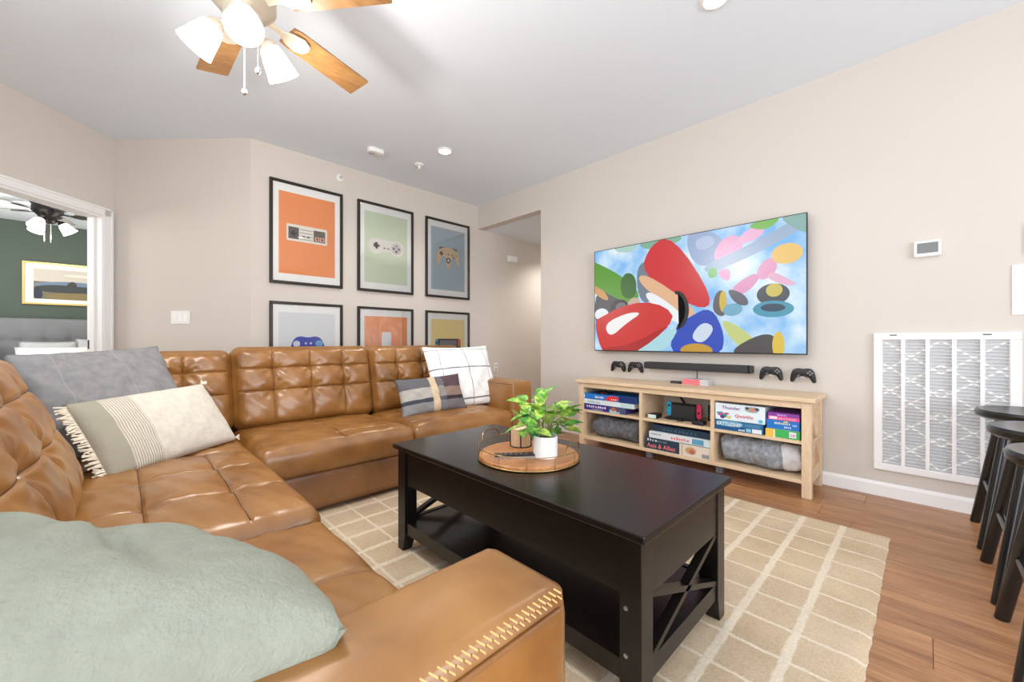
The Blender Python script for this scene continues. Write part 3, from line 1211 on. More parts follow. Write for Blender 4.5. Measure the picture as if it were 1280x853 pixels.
# ------------------------------------------------------------------ posters
def controller_outline(w, h, kind):
    if kind == 'grip':
        p = [(-.5, -.42), (-.42, -.5), (-.34, -.42), (-.24, -.08), (0, -.04), (.24, -.08), (.34, -.42), (.42, -.5), (.5, -.42), (.46, .1), (.36, .42), (.2, .5), (0, .44), (-.2, .5), (-.36, .42), (-.46, .1)]
    elif kind == 'three':
        p = [(-.5, -.3), (-.46, -.38), (-.38, -.3), (-.28, .02), (-.14, .04), (-.1, -.4), (0, -.62), (.1, -.4), (.14, .04), (.28, .02), (.38, -.3), (.46, -.38), (.5, -.3), (.48, .12), (.38, .34), (.2, .42), (0, .5), (-.2, .42), (-.38, .34), (-.48, .12)]
    return [(x_ * w, y_ * h) for x_, y_ in smooth_poly(p, 2)]


def cross(cx, cy, s):
    a = s / 3
    return [(cx - a / 2, cy - s / 2), (cx + a / 2, cy - s / 2), (cx + a / 2, cy - a / 2), (cx + s / 2, cy - a / 2), (cx + s / 2, cy + a / 2), (cx + a / 2, cy + a / 2),
            (cx + a / 2, cy + s / 2), (cx - a / 2, cy + s / 2), (cx - a / 2, cy + a / 2), (cx - s / 2, cy + a / 2), (cx - s / 2, cy - a / 2), (cx - a / 2, cy - a / 2)]


def sh(poly, dx, dy):
    return [(x_ + dx, y_ + dy) for x_, y_ in poly]


PWD, PHT = .65, .95
art_w, art_h = .50, .755
CXA, CYA = art_w / 2, art_h / 2


def art(kind):
    cx_, cy_ = CXA, CYA
    if kind == 'brick_pad':
        s = [(rect(0, 0, art_w, art_h), (236, 146, 84))]
        w, h = .36, .155
        x0, y0 = cx_ - w / 2 - .005, cy_ - h / 2 + .01
        s += [(rrect(x0, y0, x0 + w, y0 + h, .012), (232, 226, 216)), (rect(x0 + .015, y0 + .02, x0 + .105, y0 + h - .025), (96, 84, 76)),
              (rect(x0 + w - .125, y0 + .02, x0 + w - .018, y0 + h - .025), (104, 92, 82)), (cross(x0 + .06, y0 + .07, .05), (40, 36, 34))]
        for k in range(4):
            s.append((rect(x0 + .112, y0 + .022 + k * .03, x0 + w - .132, y0 + .03 + k * .03), (170, 164, 156)))
        s += [(rrect(x0 + .13, y0 + .045, x0 + .155, y0 + .058, .006), (60, 52, 50)), (rrect(x0 + .175, y0 + .045, x0 + .2, y0 + .058, .006), (60, 52, 50))]
        for k in range(2):
            s.append((rect(x0 + w - .112 + k * .046, y0 + .03, x0 + w - .074 + k * .046, y0 + .066), (226, 220, 210)))
            s.append((ell(x0 + w - .093 + k * .046, y0 + .048, .015, .015), (196, 60, 40)))
    elif kind == 'dogbone_pad':
        s = [(rect(0, 0, art_w, art_h), (206, 218, 192))]
        c = (226, 222, 216)
        y0 = cy_ + .02
        s += [(ell(cx_ - .125, y0, .085, .085), c), (ell(cx_ + .125, y0, .085, .085), c), (rect(cx_ - .125, y0 - .05, cx_ + .125, y0 + .08), c),
              (ell(cx_ + .115, y0, .062, .062), (202, 198, 194)), (cross(cx_ - .115, y0 + .005, .07), (84, 76, 66))]
        for dx, dy, cc in ((-.03, .0, (92, 84, 96)), (.03, 0, (92, 84, 96)), (0, -.03, (70, 66, 78)), (0, .03, (150, 144, 168))):
            s.append((ell(cx_ + .115 + dx, y0 + dy, .013, .013), cc))
        s += [(rrect(cx_ - .04, y0 - .02, cx_ - .012, y0 - .006, .006), (120, 114, 108)), (rrect(cx_ + .005, y0 - .02, cx_ + .033, y0 - .006, .006), (120, 114, 108))]
    elif kind == 'three_pad':
        s = [(rect(0, 0, art_w, art_h), (170, 188, 197))]
        y0 = cy_ + .03
        s += [(rrect(cx_ - .13, y0 + .06, cx_ - .05, y0 + .115, .015), (92, 90, 96)), (rrect(cx_ + .05, y0 + .06, cx_ + .13, y0 + .115, .015), (92, 90, 96)),
              (sh(controller_outline(.34, .26, 'three'), cx_, y0), (220, 194, 160)), (cross(cx_ - .1, y0 + .035, .055), (108, 82, 66)),
              (ell(cx_, y0 - .04, .033, .033), (74, 62, 58)), (ell(cx_, y0 - .04, .018, .018), (220, 214, 204)), (ell(cx_, y0 + .035, .01, .01), (150, 60, 50)),
              (ell(cx_ + .06, y0 + .03, .011, .011), (70, 90, 130)), (ell(cx_ + .085, y0 + .005, .011, .011), (60, 90, 70)), (ell(cx_ + .105, y0 + .05, .011, .011), (200, 170, 60)), (ell(cx_ + .125, y0 + .03, .011, .011), (200, 170, 60))]
    elif kind == 'blue_pad':
        s = [(rect(0, 0, art_w, art_h), (222, 224, 226))]
        y0 = cy_ + .02
        s += [(sh(controller_outline(.34, .28, 'grip'), cx_, y0), (58, 74, 176)), (ell(cx_ - .1, y0 + .065, .03, .03), (214, 220, 236)), (ell(cx_ + .1, y0 + .065, .034, .034), (110, 170, 214)),
              (ell(cx_ - .02, y0 + .07, .01, .012), (200, 206, 226)), (ell(cx_ + .025, y0 + .07, .01, .012), (200, 206, 226)), (cross(cx_ - .06, y0 + .01, .05), (30, 40, 110)), (ell(cx_ + .06, y0 + .01, .025, .025), (226, 200, 90))]
    elif kind == 'wand_pad':
        s = [(rect(0, 0, art_w, art_h), (244, 164, 108))]
        s += [(rrect(cx_ - .055, cy_ - .21, cx_ + .055, cy_ + .21, .012), (240, 240, 240))]
    else:
        s = [(rect(0, 0, art_w, art_h), (242, 220, 152))]
        y0 = cy_ + .04
        s += [(rrect(cx_ - .19, y0 - .08, cx_ - .1, y0 + .1, .03), (60, 176, 206)), (rrect(cx_ + .1, y0 - .08, cx_ + .19, y0 + .1, .03), (226, 82, 74)), (rect(cx_ - .15, y0 - .08, cx_ + .15, y0 + .1), (52, 50, 54)),
              (rect(cx_ - .125, y0 - .06, cx_ + .125, y0 + .08), (120, 122, 130)), (ell(cx_ - .17, y0 + .05, .014, .014), (40, 44, 50)), (ell(cx_ + .17, y0, .014, .014), (40, 44, 50))]
    return s


POS = [(.96, 1.487, 'brick_pad', 'framed poster of a rectangular retro game controller on orange'),
       (1.763, 1.487, 'dogbone_pad', 'framed poster of a pale rounded game controller on light green'),
       (2.578, 1.487, 'three_pad', 'framed poster of a three pronged tan game controller on grey blue'),
       (.96, .373, 'blue_pad', 'framed poster of a blue game controller on pale grey, behind the sofa'),
       (1.763, .373, 'wand_pad', 'framed poster of an upright white remote on orange, behind the sofa'),
       (2.578, .373, 'tablet_pad', 'framed poster of a handheld console on yellow, behind the white plaid pillow')]
for (x0, z0, kind, lab) in POS:
    t = thing('framed_poster', lab, 'poster', (x0 + PWD / 2, BY - .012, z0), 'game controller posters')
    fw = .026
    g = G()
    yb, yf = BY - .001, BY - .028
    g.box(x0, x0 + PWD, yf, yb, z0, z0 + fw, bev=.003)
    g.box(x0, x0 + PWD, yf, yb, z0 + PHT - fw, z0 + PHT, bev=.003)
    g.box(x0, x0 + fw, yf, yb, z0 + fw, z0 + PHT - fw, bev=.003)
    g.box(x0 + PWD - fw, x0 + PWD, yf, yb, z0 + fw, z0 + PHT - fw, bev=.003)
    mesh_obj('frame', g, M['frame'], t)
    mesh_obj('mat_board', G().box(x0 + fw, x0 + PWD - fw, BY - .012, BY - .002, z0 + fw, z0 + PHT - fw), M['mat_board'], t)
    flat_print('printed_art', art(kind), (x0 + (PWD - art_w) / 2, BY - .0122, z0 + (PHT - art_h) / 2), (1, 0, 0), (0, 0, 1), t, lambda c: col(c, .7))
    mesh_obj('glass', G().box(x0 + fw, x0 + PWD - fw, BY - .0205, BY - .0185, z0 + fw, z0 + PHT - fw), M['glass'], t)

# ------------------------------------------------------------------ television
t = thing('television', 'large wall mounted television showing a colourful racing picture', 'television', (3.32, 1.4, .868))
ty0, ty1, tz0, tz1 = .552, 2.24, .866, 1.826
mesh_obj('panel', G().box(3.302, 3.33, ty0, ty1, tz0, tz1, bev=.004), M['black_plastic'], t)
mesh_obj('rear_housing', G().box(3.33, 3.352, ty0 + .25, ty1 - .25, tz0 + .08, tz1 - .35, bev=.006), M['black_plastic'], t)
mesh_obj('wall_bracket', G().box(3.352, WX, ty0 + .5, ty1 - .5, tz0 + .2, tz1 - .4), M['grey_plastic'], t)
g = G().box(3.3005, 3.3025, ty0, ty1, tz0, tz0 + .008)
g.box(3.3005, 3.3025, ty0, ty1, tz1 - .005, tz1)
g.box(3.3005, 3.3025, ty0, ty0 + .005, tz0 + .008, tz1 - .005)
g.box(3.3005, 3.3025, ty1 - .005, ty1, tz0 + .008, tz1 - .005)
mesh_obj('bezel', g, plain('dark_metal_bezel', (40, 40, 44), .35, .6), t)


def tv_sky():
    m, nt, b = new_mat('screen_sky_picture')
    vec = obj_coords(nt)
    sep = N(nt, 'ShaderNodeSeparateXYZ')
    nt.links.new(vec, sep.inputs[0])
    f = noise(nt, vec, 3.0, 5)
    c = ramp(nt, f, [(.38, lin((120, 184, 240))), (.55, lin((196, 226, 248))), (.68, lin((246, 250, 254)))])
    b.inputs['Base Color'].default_value = (0.02, .02, .02, 1)
    nt.links.new(c, b.inputs['Emission Color'])
    b.inputs['Emission Strength'].default_value = 0.85
    b.inputs['Roughness'].default_value = .25
    return m


sw, shh = ty1 - ty0 - .01, tz1 - tz0 - .013
mesh_obj('screen', G().box(3.3012, 3.3022, ty0 + .005, ty1 - .005, tz0 + .008, tz1 - .005), tv_sky(), t)


def tvc(c):
    return emit('screen_%d_%d_%d' % c, c, .85)


def S(pts, it=2):
    return smooth_poly([(x_ * sw, y_ * shh) for x_, y_ in pts], it)


def E_(cx, cy, rx, ry, rot=0):
    return [(x_ * sw, y_ * shh) for x_, y_ in ell(cx, cy, rx, ry, 30, rot)]


pic = [
    # distant scenery
    (S([(.52, 1.02), (.62, 1.02), (.7, .9), (.68, .76), (.6, .7), (.54, .8)]), (150, 170, 206)),
    (S([(.56, .95), (.64, .97), (.66, .88), (.58, .84)]), (176, 190, 222)),
    (S([(.64, .8), (.7, .95), (.78, .9), (.76, .76), (.68, .7)]), (226, 168, 206)),
    (S([(.74, .9), (.84, 1.0), (.86, .9), (.78, .84)]), (232, 178, 212)),
    (S([(.6, .72), (.78, .82), (1.02, 1.02), (1.02, .92), (.8, .74), (.62, .64)]), (156, 178, 206)),
    (S([(.78, .98), (.86, 1.02), (.92, 1.0), (.86, .92)]), (122, 186, 90)),
    (S([(.9, 1.02), (1.02, 1.02), (1.02, .84), (.96, .9)]), (136, 176, 170)),
    (S([(.62, .68), (.66, .7), (.67, .62), (.63, .6)]), (120, 190, 120)),
    (S([(.66, .66), (.72, .68), (.72, .56), (.68, .6)]), (228, 160, 200)),
    (S([(.26, 1.02), (.5, 1.02), (.5, .95), (.32, .92)]), (124, 176, 150)),
    (S([(.12, 1.02), (.28, 1.02), (.24, .93), (.14, .96)]), (170, 206, 196)),
    # track on one side
    (S([(0, .62), (0, .2), (.12, .3), (.24, .5), (.14, .6)]), (72, 72, 76)),
    (S([(-.02, .7), (.04, .64), (.1, .5), (.06, .5), (-.02, .6)]), (200, 150, 90)),
    (S([(-.04, .92), (0, .9), (.16, .74), (.28, .56), (.26, .44), (.14, .5), (0, .66), (-.04, .7)]), (86, 150, 36)),
    (S([(.16, .66), (.2, .76), (.26, .7), (.26, .5), (.18, .5)]), (52, 104, 40)),
    (S([(.26, .8), (.34, .84), (.36, .6), (.33, .42), (.27, .5)]), (110, 124, 140)),
    (E_(.16, .41, .06, .085), (52, 48, 52)), (E_(.17, .41, .035, .055), (110, 104, 108)),
    (S([(.22, .5), (.28, .5), (.28, .38), (.2, .38)]), (198, 170, 150)),
    (E_(.045, .36, .045, .06), (226, 234, 240)),
    # plain coloured ribbons sweeping over the picture
    (S([(.28, .72), (.34, .98), (.46, 1.02), (.66, .42), (.58, .34)]), (206, 34, 42)),
    (S([(.26, .64), (.30, .74), (.58, .36), (.54, .26)]), (224, 178, 138)),
    (S([(.30, .50), (.34, .56), (.54, .28), (.48, .22)]), (236, 240, 244)),
    (S([(.44, -.04), (.46, .2), (.54, .30), (.64, .38), (.70, .14), (.68, -.04)]), (38, 74, 186)),
    (S([(.54, .12), (.6, .26), (.66, .2), (.6, .06)]), (206, 218, 236)),
    (S([(.64, .35), (.66, .5), (.7, .5), (.71, .32), (.68, .28)]), (96, 92, 92)), (E_(.69, .41, .016, .085), (206, 178, 70)),
    (S([(.68, .28), (.78, .18), (.84, .04), (.78, .0), (.7, .16)]), (196, 206, 128)),
    (S([(.72, .02), (.84, .15), (.9, .13), (.92, -.02), (.76, -.04)]), (76, 72, 74)), (E_(.905, .06, .022, .1), (222, 190, 66)),
    (E_(.57, .01, .075, .06), (196, 152, 52)),
    (S([(.24, -.02), (.34, .1), (.47, .22), (.48, .16), (.4, -.02)], 1), (170, 216, 226)),
    (S([(.0, .30), (.04, .33), (.16, .42), (.3, .46), (.42, .40), (.47, .28), (.36, .12), (.24, -.03), (.06, -.03), (.02, .1)], 1), (204, 38, 36)),
    (S([(.05, .02), (.24, .06), (.46, .26), (.36, .1), (.24, -.03), (.06, -.03)], 1), (172, 24, 28)),
    (S([(.06, .26), (.2, .36), (.3, .36), (.2, .26), (.1, .12)]), (240, 238, 238)),
]
ringp = []
for k in range(26):
    a = -1.5 + 3.2 * k / 25
    ringp.append(((.475 + .062 * math.cos(a)) * sw, (.36 + .17 * math.sin(a)) * shh))
for k in range(25, -1, -1):
    a = -1.5 + 3.2 * k / 25
    ringp.append(((.475 + .044 * math.cos(a)) * sw, (.36 + .14 * math.sin(a)) * shh))
pic += [(ringp, (26, 26, 30)),
        # small pink and teal shapes at the far side
        (S([(.82, .62), (.86, .72), (.9, .7), (.9, .6), (.84, .54)]), (226, 160, 196)), (S([(.72, .5), (.77, .44), (.84, .56), (.82, .62), (.76, .56)]), (220, 150, 190)),
        (S([(.88, .62), (.96, .52), (.97, .5), (.94, .49), (.86, .56)]), (228, 178, 206)), (E_(.885, .44, .06, .08), (70, 76, 84)), (E_(.89, .47, .03, .05), (206, 190, 90)),
        (E_(.885, .33, .075, .062, -.12), (70, 150, 176)), (E_(.885, .34, .045, .03, -.12), (44, 70, 92)), (E_(.73, .34, .04, .05, -.2), (110, 170, 196)), (S([(.7, .52), (.78, .46), (.8, .36), (.74, .38)]), (92, 90, 104)),
        (E_(.935, .73, .055, .075), (236, 196, 112))]
flat_print('picture', pic, (3.3010, ty1 - .005, tz0 + .008), (0, -1, 0), (0, 0, 1), t, tvc, lift=.00002, clip=(0, 0, sw, shh))

# soundbar
t = thing('soundbar', 'long black fabric soundbar on the wall under the television', 'soundbar', (3.32, 1.3, .72))
mesh_obj('body', G().box(3.29, 3.375, .905, 1.71, .72, .778, bev=.008, seg=2), plain('charcoal_mesh_fabric', (52, 52, 54), .8, bump_scale=900, bump_str=.3), t, 30)
for y0, y1 in ((.885, .905), (1.71, 1.722)):
    mesh_obj('end_cap', G().box(3.29, 3.375, y0, y1, .72, .778, bev=.006), M['black_plastic'], t)
mesh_obj('indicator', G().box(3.2892, 3.2905, 1.29, 1.30, .752, .757), M['grey_plastic'], t)
mesh_obj('cable', G().tube([(3.378, 1.30, .725), (3.378, 1.30, .66), (3.378, 1.301, .615)], .003, 6), M['black_plastic'], t)

# game controllers on the wall
def gamepad(yc, zc, label):
    t_ = thing('game_controller', label, 'game controller', (3.35, yc, zc - .05), 'game controllers on the wall')
    out = controller_outline(.148, .1, 'grip')
    bd_ = mesh_obj('body', G().prism(out, (3.365, yc, zc), (0, -1, 0), (0, 0, 1), .034, bev=.007), M['black_plastic'], t_, 35)
    for dy, dz in ((-.042, .018), (.020, -.0)):
        mesh_obj('thumb_stick', G().lathe([(.009, 0), (.006, .008), (.010, .012), (.009, .015)], (3.333, yc - dy, zc + dz), 14, axis=(-1, 0, 0)), plain('dark_rubber', (36, 36, 38), .6), t_, 40)
    mesh_obj('direction_pad', G().prism(cross(0, 0, .02), (3.332, yc + .022, zc + .0), (0, -1, 0), (0, 0, 1), .004), M['grey_plastic'], t_)
    for dy, dz in ((.03, .018), (.054, .018), (.042, .030), (.042, .006)):
        mesh_obj('button', G().lathe([(.0052, 0), (.0052, .003), (.004, .004)], (3.332, yc - dy, zc + dz), 10, axis=(-1, 0, 0)), plain('silver_button', (150, 152, 156), .35, .3), t_)
    mesh_obj('wall_hook', G().box(3.36, WX, yc - .018, yc + .018, zc - .02, zc + .02, bev=.002), M['white_plastic'], t_)


gamepad(2.009, .722, 'black game controller on the wall, farthest from the camera')
gamepad(1.833, .722, 'black game controller on the wall at the far end of the soundbar')
gamepad(.772, .727, 'black game controller on the wall at the near end of the soundbar')
gamepad(.583, .724, 'black game controller on the wall, nearest to the air grille')

# ------------------------------------------------------------------ media console
mc = thing('media_console', 'light oak open shelf television stand with crossed side braces', 'media console', (3.18, 1.335, 0))
sx0, sx1, sy0, sy1 = 2.985, 3.365, .478, 2.195
mesh_obj('top', G().box(sx0 - .022, sx1 + .008, sy0 - .022, sy1 + .022, .586, .612, bev=.003), M['oak'], mc)
for (ax_, ay_) in ((sx0, sy0), (sx0, sy1 - .05), (sx1 - .05, sy0), (sx1 - .05, sy1 - .05)):
    mesh_obj('leg', G().box(ax_, ax_ + .05, ay_, ay_ + .05, 0, .586, bev=.002), M['oak_up'], mc)
mesh_obj('apron', G().box(sx0 + .004, sx0 + .024, sy0 + .05, sy1 - .05, .545, .586), M['oak'], mc)
mesh_obj('apron', G().box(sx1 - .024, sx1 - .004, sy0 + .05, sy1 - .05, .545, .586), M['oak'], mc)
for yy in (1.592, 1.047):
    mesh_obj('divider', G().box(sx0 + .005, sx1 - .005, yy - .0125, yy + .0125, .108, .545), M['oak_up'], mc)
    mesh_obj('support_foot', G().box(sx0 + .14, sx0 + .18, yy - .022, yy + .022, 0, .084), plain('grey_foot', (150, 158, 170), .5), mc)
bays = ((sy0 + .004, 1.0345), (1.0595, 1.5795), (1.6045, sy1 - .004))
for a0, a1 in bays:
    mesh_obj('shelf', G().box(sx0 + .006, sx1 - .006, a0, a1, .325, .345, bev=.001), M['oak'], mc)
mesh_obj('bottom_shelf', G().box(sx0 + .006, sx1 - .006, sy0 + .004, sy1 - .004, .084, .108, bev=.001), M['oak'], mc)
for yy in (sy0, sy1):
    y_a, y_b = (yy + .01, yy + .03) if yy == sy0 else (yy - .03, yy - .01)
    for zz in (.545, .12):
        mesh_obj('side_rail', G().box(sx0 + .05, sx1 - .05, y_a, y_b, zz - .02, zz + .041), M['oak'], mc)
    ym = (y_a + y_b) / 2
    mesh_obj('cross_brace', G().bar((sx0 + .05, ym, .16), (sx1 - .05, ym, .525), .016, .03, (0, 1, 0)), M['oak_up'], mc)
    mesh_obj('cross_brace', G().bar((sx0 + .05, ym, .525), (sx1 - .05, ym, .16), .014, .03, (0, 1, 0)), M['oak_up'], mc)
    mesh_obj('side_panel', G().box(sx0 + .05, sx1 - .05, (y_b if yy == sy0 else y_a - .006), (y_b + .006 if yy == sy0 else y_a), .161, .525), M['oak_up'], mc)


def game_box(label, x0, y0, y1, z0, h, depth, rgb, shapes=(), texts=(), name='board_game'):
    """box on a shelf, spine towards the room at X = x0; spine coordinates: 0..1 from its far end (left in view) and up"""
    t_ = thing(name, label, 'board game', (x0 + depth / 2, (y0 + y1) / 2, z0), 'board games on the console')
    w = y1 - y0
    mesh_obj('lid', G().box(x0, x0 + depth, y0, y1, z0 + h * .02, z0 + h, bev=.0015), col(rgb, .4), t_)
    mesh_obj('tray', G().box(x0 + .002, x0 + depth - .002, y0 + .002, y1 - .002, z0, z0 + h * .1), M['mat_board'], t_)
    if shapes:
        flat_print('spine_print', [([(p[0] * w, p[1] * h) for p in poly], c) for poly, c in shapes], (x0, y1, z0), (0, -1, 0), (0, 0, 1), t_, lambda c: col(c, .4), lift=.00025)['kind'] = 'stuff'
    for (s, u, v, size, wid, c) in texts:
        text_mesh('lettering', s, Vector((x0 - .003, y1 - u * w, z0 + v * h)), (0, -1, 0), (0, 0, 1), size * h, col(c, .4), t_, width=wid * w if wid else None)
    return t_


def marks(u0, u1, v, hh, n, c, seed):
    """a line of small unreadable printed strokes"""
    rnd = random.Random(seed)
    out = []
    st = (u1 - u0) / n
    for k in range(n):
        a = u0 + st * k
        out.append((rect(a + st * .1, v, a + st * rnd.uniform(.55, .9), v + hh * rnd.uniform(.7, 1.0)), c))
    return out


# far bay, upper shelf
game_box('purple spined board game lowest in the far bay of the console', 3.0, 1.73, 2.145, .345, .056, .26, (62, 48, 130),
         [(rect(.0, .04, .62, .96), (58, 44, 128)), (rect(.62, .02, 1, .98), (66, 84, 120)), (rect(.63, .05, .86, .5), (170, 200, 210)), (ell(.72, .6, .05, .3), (186, 110, 70)), (ell(.82, .5, .04, .25), (120, 70, 80))]
         + marks(.06, .56, .46, .36, 9, (226, 220, 240), 3) + marks(.2, .48, .14, .16, 8, (196, 186, 224), 4))
game_box('thin white board game between the purple and blue boxes in the far bay', 3.0, 1.655, 2.15, .402, .04, .27, (220, 232, 236),
         [(rect(.75, 0, 1, 1), (196, 220, 226))] + marks(.08, .35, .3, .4, 6, (150, 196, 206), 5))
game_box('bright blue board game with a red patch on top of the far bay pile', 3.0, 1.64, 2.155, .443, .05, .26, (40, 122, 206),
         [(rect(.7, 0, 1, 1), (22, 48, 110)), (smooth_poly([(.42, .05), (.5, .9), (.7, .95), (.68, .05)], 1), (222, 50, 56)), (rect(0, .2, .03, .8), (220, 236, 248))]
         + marks(.24, .42, .32, .36, 5, (232, 240, 248), 6) + marks(.55, .67, .25, .25, 3, (244, 220, 210), 7))
t = thing('charger', 'small black charger with a red light on top of the blue board game', 'charger', (3.06, 1.98, .494))
mesh_obj('body', G().box(3.02, 3.1, 1.92, 2.04, .4935, .512, bev=.003), M['black_plastic'], t)
mesh_obj('red_button', G().box(3.0192, 3.0205, 1.965, 1.978, .499, .507), col((196, 40, 40)), t)
# far bay, lower shelf: folded dark blanket
plush = fabric('dark_grey_plush', (108, 110, 116), 120, var=.35, strength=.7, crush=2.0, big=9)[0]
plush2 = fabric('silver_grey_plush', (150, 155, 162), 120, var=.35, strength=.7, crush=2.0, big=9)[0]
sherpa = fabric('white_sherpa', (222, 222, 226), 120, var=.08, strength=.8, crush=1.0, big=40)[0]


def roll(name, label, yc, xc, z0, L, rx, rz, m, band=None, seed=0):
    t_ = thing(name, label, 'blanket', (xc, yc, z0))

    def seg(y0, y1, m_, nm, sc=1.0, nl_=24):
        g_ = G()
        n = 40
        vs_, fs = [], []
        for i in range(nl_ + 1):
            s = i / nl_
            yy = y0 + (y1 - y0) * s
            end = min(1.0, min(s, 1 - s) * nl_ / 3.0)
            k_ = sc * (.72 + .28 * math.sqrt(max(0, 1 - (1 - end) ** 2))) * (.93 + .07 * math.sin(yy * 19 + seed * 1.7))
            for j in range(n):
                a = 2 * PI * j / n
                wv = 1 + .045 * math.sin(a * 3 + yy * 26 + seed) + .035 * math.sin(a * 5 - yy * 47 + seed * 2) + .014 * math.sin(yy * 88 + 2 * a)
                ca, sa = math.cos(a), math.sin(a)
                pwx = math.copysign(abs(ca) ** .95, ca); pwz = math.copysign(abs(sa) ** .95, sa)
                vs_.append((xc + rx * k_ * pwx * wv, yy + .012 * math.sin(a * 2 + seed) * (1 - end), max(z0, z0 + rz + rz * k_ * pwz * wv)))
        for i in range(nl_):
            for j in range(n):
                fs.append((i * n + j, i * n + (j + 1) % n, (i + 1) * n + (j + 1) % n, (i + 1) * n + j))
        fs.append(tuple(range(n - 1, -1, -1)))
        fs.append(tuple(nl_ * n + j for j in range(n)))
        g_.add(vs_, fs)
        return mesh_obj(nm, g_, m_, t_, 60)
    if band:
        seg(yc - L / 2 + band, yc + L / 2, m, 'roll')
        seg(yc - L / 2, yc - L / 2 + band + .03, sherpa, 'sherpa_lining', .93, 10)
        # spiral edge on the end
        pts = []
        for k in range(50):
            a = k * .32
            r_ = .15 + .75 * (k / 49)
            pts.append((xc + rx * .9 * r_ * math.cos(a), yc - L / 2 - .002, z0 + rz + rz * .86 * r_ * math.sin(a)))
        mesh_obj('spiral_edge', G().tube(pts, .004, 5), plush2, t_, 60)
    else:
        seg(yc - L / 2, yc + L / 2, m, 'roll')
    return t_


roll('rolled_blanket', 'dark grey plush blanket rolled up in the far lower bay of the console', 1.865, 3.12, .108, .46, .10, .093, plush, seed=1)
roll('rolled_blanket', 'silver grey plush blanket with white lining rolled in the near lower bay', .775, 3.12, .108, .47, .105, .1, plush2, band=.09, seed=4)
# cables behind the shelves
tag(mesh_obj('power_cable', G().tube([(3.30, 2.125, .535), (3.30, 2.10, .45), (3.355, 2.10, .36), (3.371, 2.11, .3)], .006, 6), M['black_plastic']), 'black cable hanging at the far end of the console', 'cable')
tag(mesh_obj('power_cable', G().tube([(3.3, 2.09, .32), (3.3, 2.115, .2), (3.3, 2.13, .11)], .006, 6), M['black_plastic']), 'black cable slanting beside the dark rolled blanket', 'cable')
tag(mesh_obj('power_cable', G().tube([(3.34, 1.5, .54), (3.33, 1.42, .5), (3.27, 1.36, .46), (3.24, 1.345, .42)], .009, 6), M['black_plastic']), 'black cable running up behind the game console', 'cable')
tag(mesh_obj('power_cable', G().tube([(3.23, .62, .318), (3.22, .57, .29), (3.22, .545, .22), (3.24, .54, .112)], .007, 6), M['black_plastic']), 'black cable looping beside the silver rolled blanket', 'cable')

# middle bay, lower shelf
game_box('dark board game with large pink red lettering lowest in the middle bay', 3.0, 1.062, 1.555, .108, .09, .27, (34, 58, 78),
         [(rect(.55, .03, 1, .97), (226, 216, 202)), (ell(.72, .5, .08, .3), (206, 160, 112)), (ell(.74, .42, .04, .2), (186, 112, 96)), (rect(.88, .1, .98, .4), (150, 150, 156)), (rect(.58, .05, .6, .95), (206, 186, 150))]
         + marks(.03, .2, .72, .2, 4, (206, 210, 220), 8) + marks(.2, .36, .72, .16, 5, (120, 140, 150), 9),
         [('Axis & Allies', .03, .18, .52, .46, (238, 128, 128))])
game_box('white board game with a pink title on the dark box in the middle bay', 3.0, 1.062, 1.525, .199, .05, .27, (222, 232, 236),
         [(rect(.72, .1, .9, .9), (96, 160, 196)), (rect(.9, .0, 1, 1), (206, 226, 232))] + marks(.38, .68, .3, .42, 7, (232, 120, 120), 10) + marks(.04, .22, .55, .25, 5, (140, 160, 170), 11))
game_box('navy board game on top of the white box in the middle bay', 3.02, 1.065, 1.51, .25, .052, .25, (28, 52, 76), marks(.2, .8, .3, .35, 9, (60, 92, 120), 12))

# middle bay, upper shelf
t = thing('game_console', 'black docked game console with blue and pink side grips', 'game console', (3.17, 1.315, .345))
mesh_obj('dock', G().box(3.135, 3.19, 1.22, 1.41, .345, .465, bev=.008), plain('dock_black', (44, 46, 48), .5), t, 30)
mesh_obj('screen', G().box(3.155, 3.17, 1.22, 1.41, .465, .472), M['black_plastic'], t)
mesh_obj('blue_grip', G().prism(rrect(0, 0, .037, .112, .015), (3.17, 1.45, .365), (0, -1, 0), (0, 0, 1), .018, bev=.004), col((42, 176, 214), .4), t, 40)
mesh_obj('pink_grip', G().prism(rrect(0, 0, .037, .112, .015), (3.17, 1.22, .365), (0, -1, 0), (0, 0, 1), .018, bev=.004), col((240, 62, 108), .4), t, 40)
mesh_obj('thumb_stick', G().lathe([(.008, 0), (.008, .006), (.006, .008)], (3.152, 1.2015, .41), 12, axis=(-1, 0, 0)), M['black_plastic'], t)
mesh_obj('thumb_stick', G().lathe([(.008, 0), (.008, .006), (.006, .008)], (3.152, 1.4315, .445), 12, axis=(-1, 0, 0)), M['black_plastic'], t)
mesh_obj('base_plate', G().box(3.11, 3.21, 1.175, 1.455, .345, .352, bev=.002), M['black_plastic'], t)
t = thing('media_box', 'small black box with a pale front at the far side of the middle shelf', 'media box', (3.06, 1.51, .345))
mesh_obj('body', G().box(3.02, 3.12, 1.475, 1.545, .346, .38, bev=.003), M['black_plastic'], t)
mesh_obj('front_label', G().box(3.017, 3.0205, 1.477, 1.543, .349, .377), col((208, 226, 220)), t)
t = thing('set_top_box', 'dark router standing behind the pink grip on the middle shelf', 'router', (3.25, 1.1, .345))
mesh_obj('body', G().box(3.22, 3.27, 1.075, 1.16, .345, .47, bev=.005), M['black_plastic'], t)
for k in range(4):
    mesh_obj('vent_slot', G().box(3.218, 3.2205, 1.082, 1.153, .37 + k * .02, .376 + k * .02), M['grey_plastic'], t)
tag(mesh_obj('charging_dock', G().prism(rrect(-.045, -.04, .045, .04, .015), (3.055, 1.16, .345), (1, 0, 0), (0, 1, 0), .028, bev=.004), plain('dock_dark', (34, 38, 42), .5), None, 40), 'low black charging dock in front of the pink grip', 'charging dock')
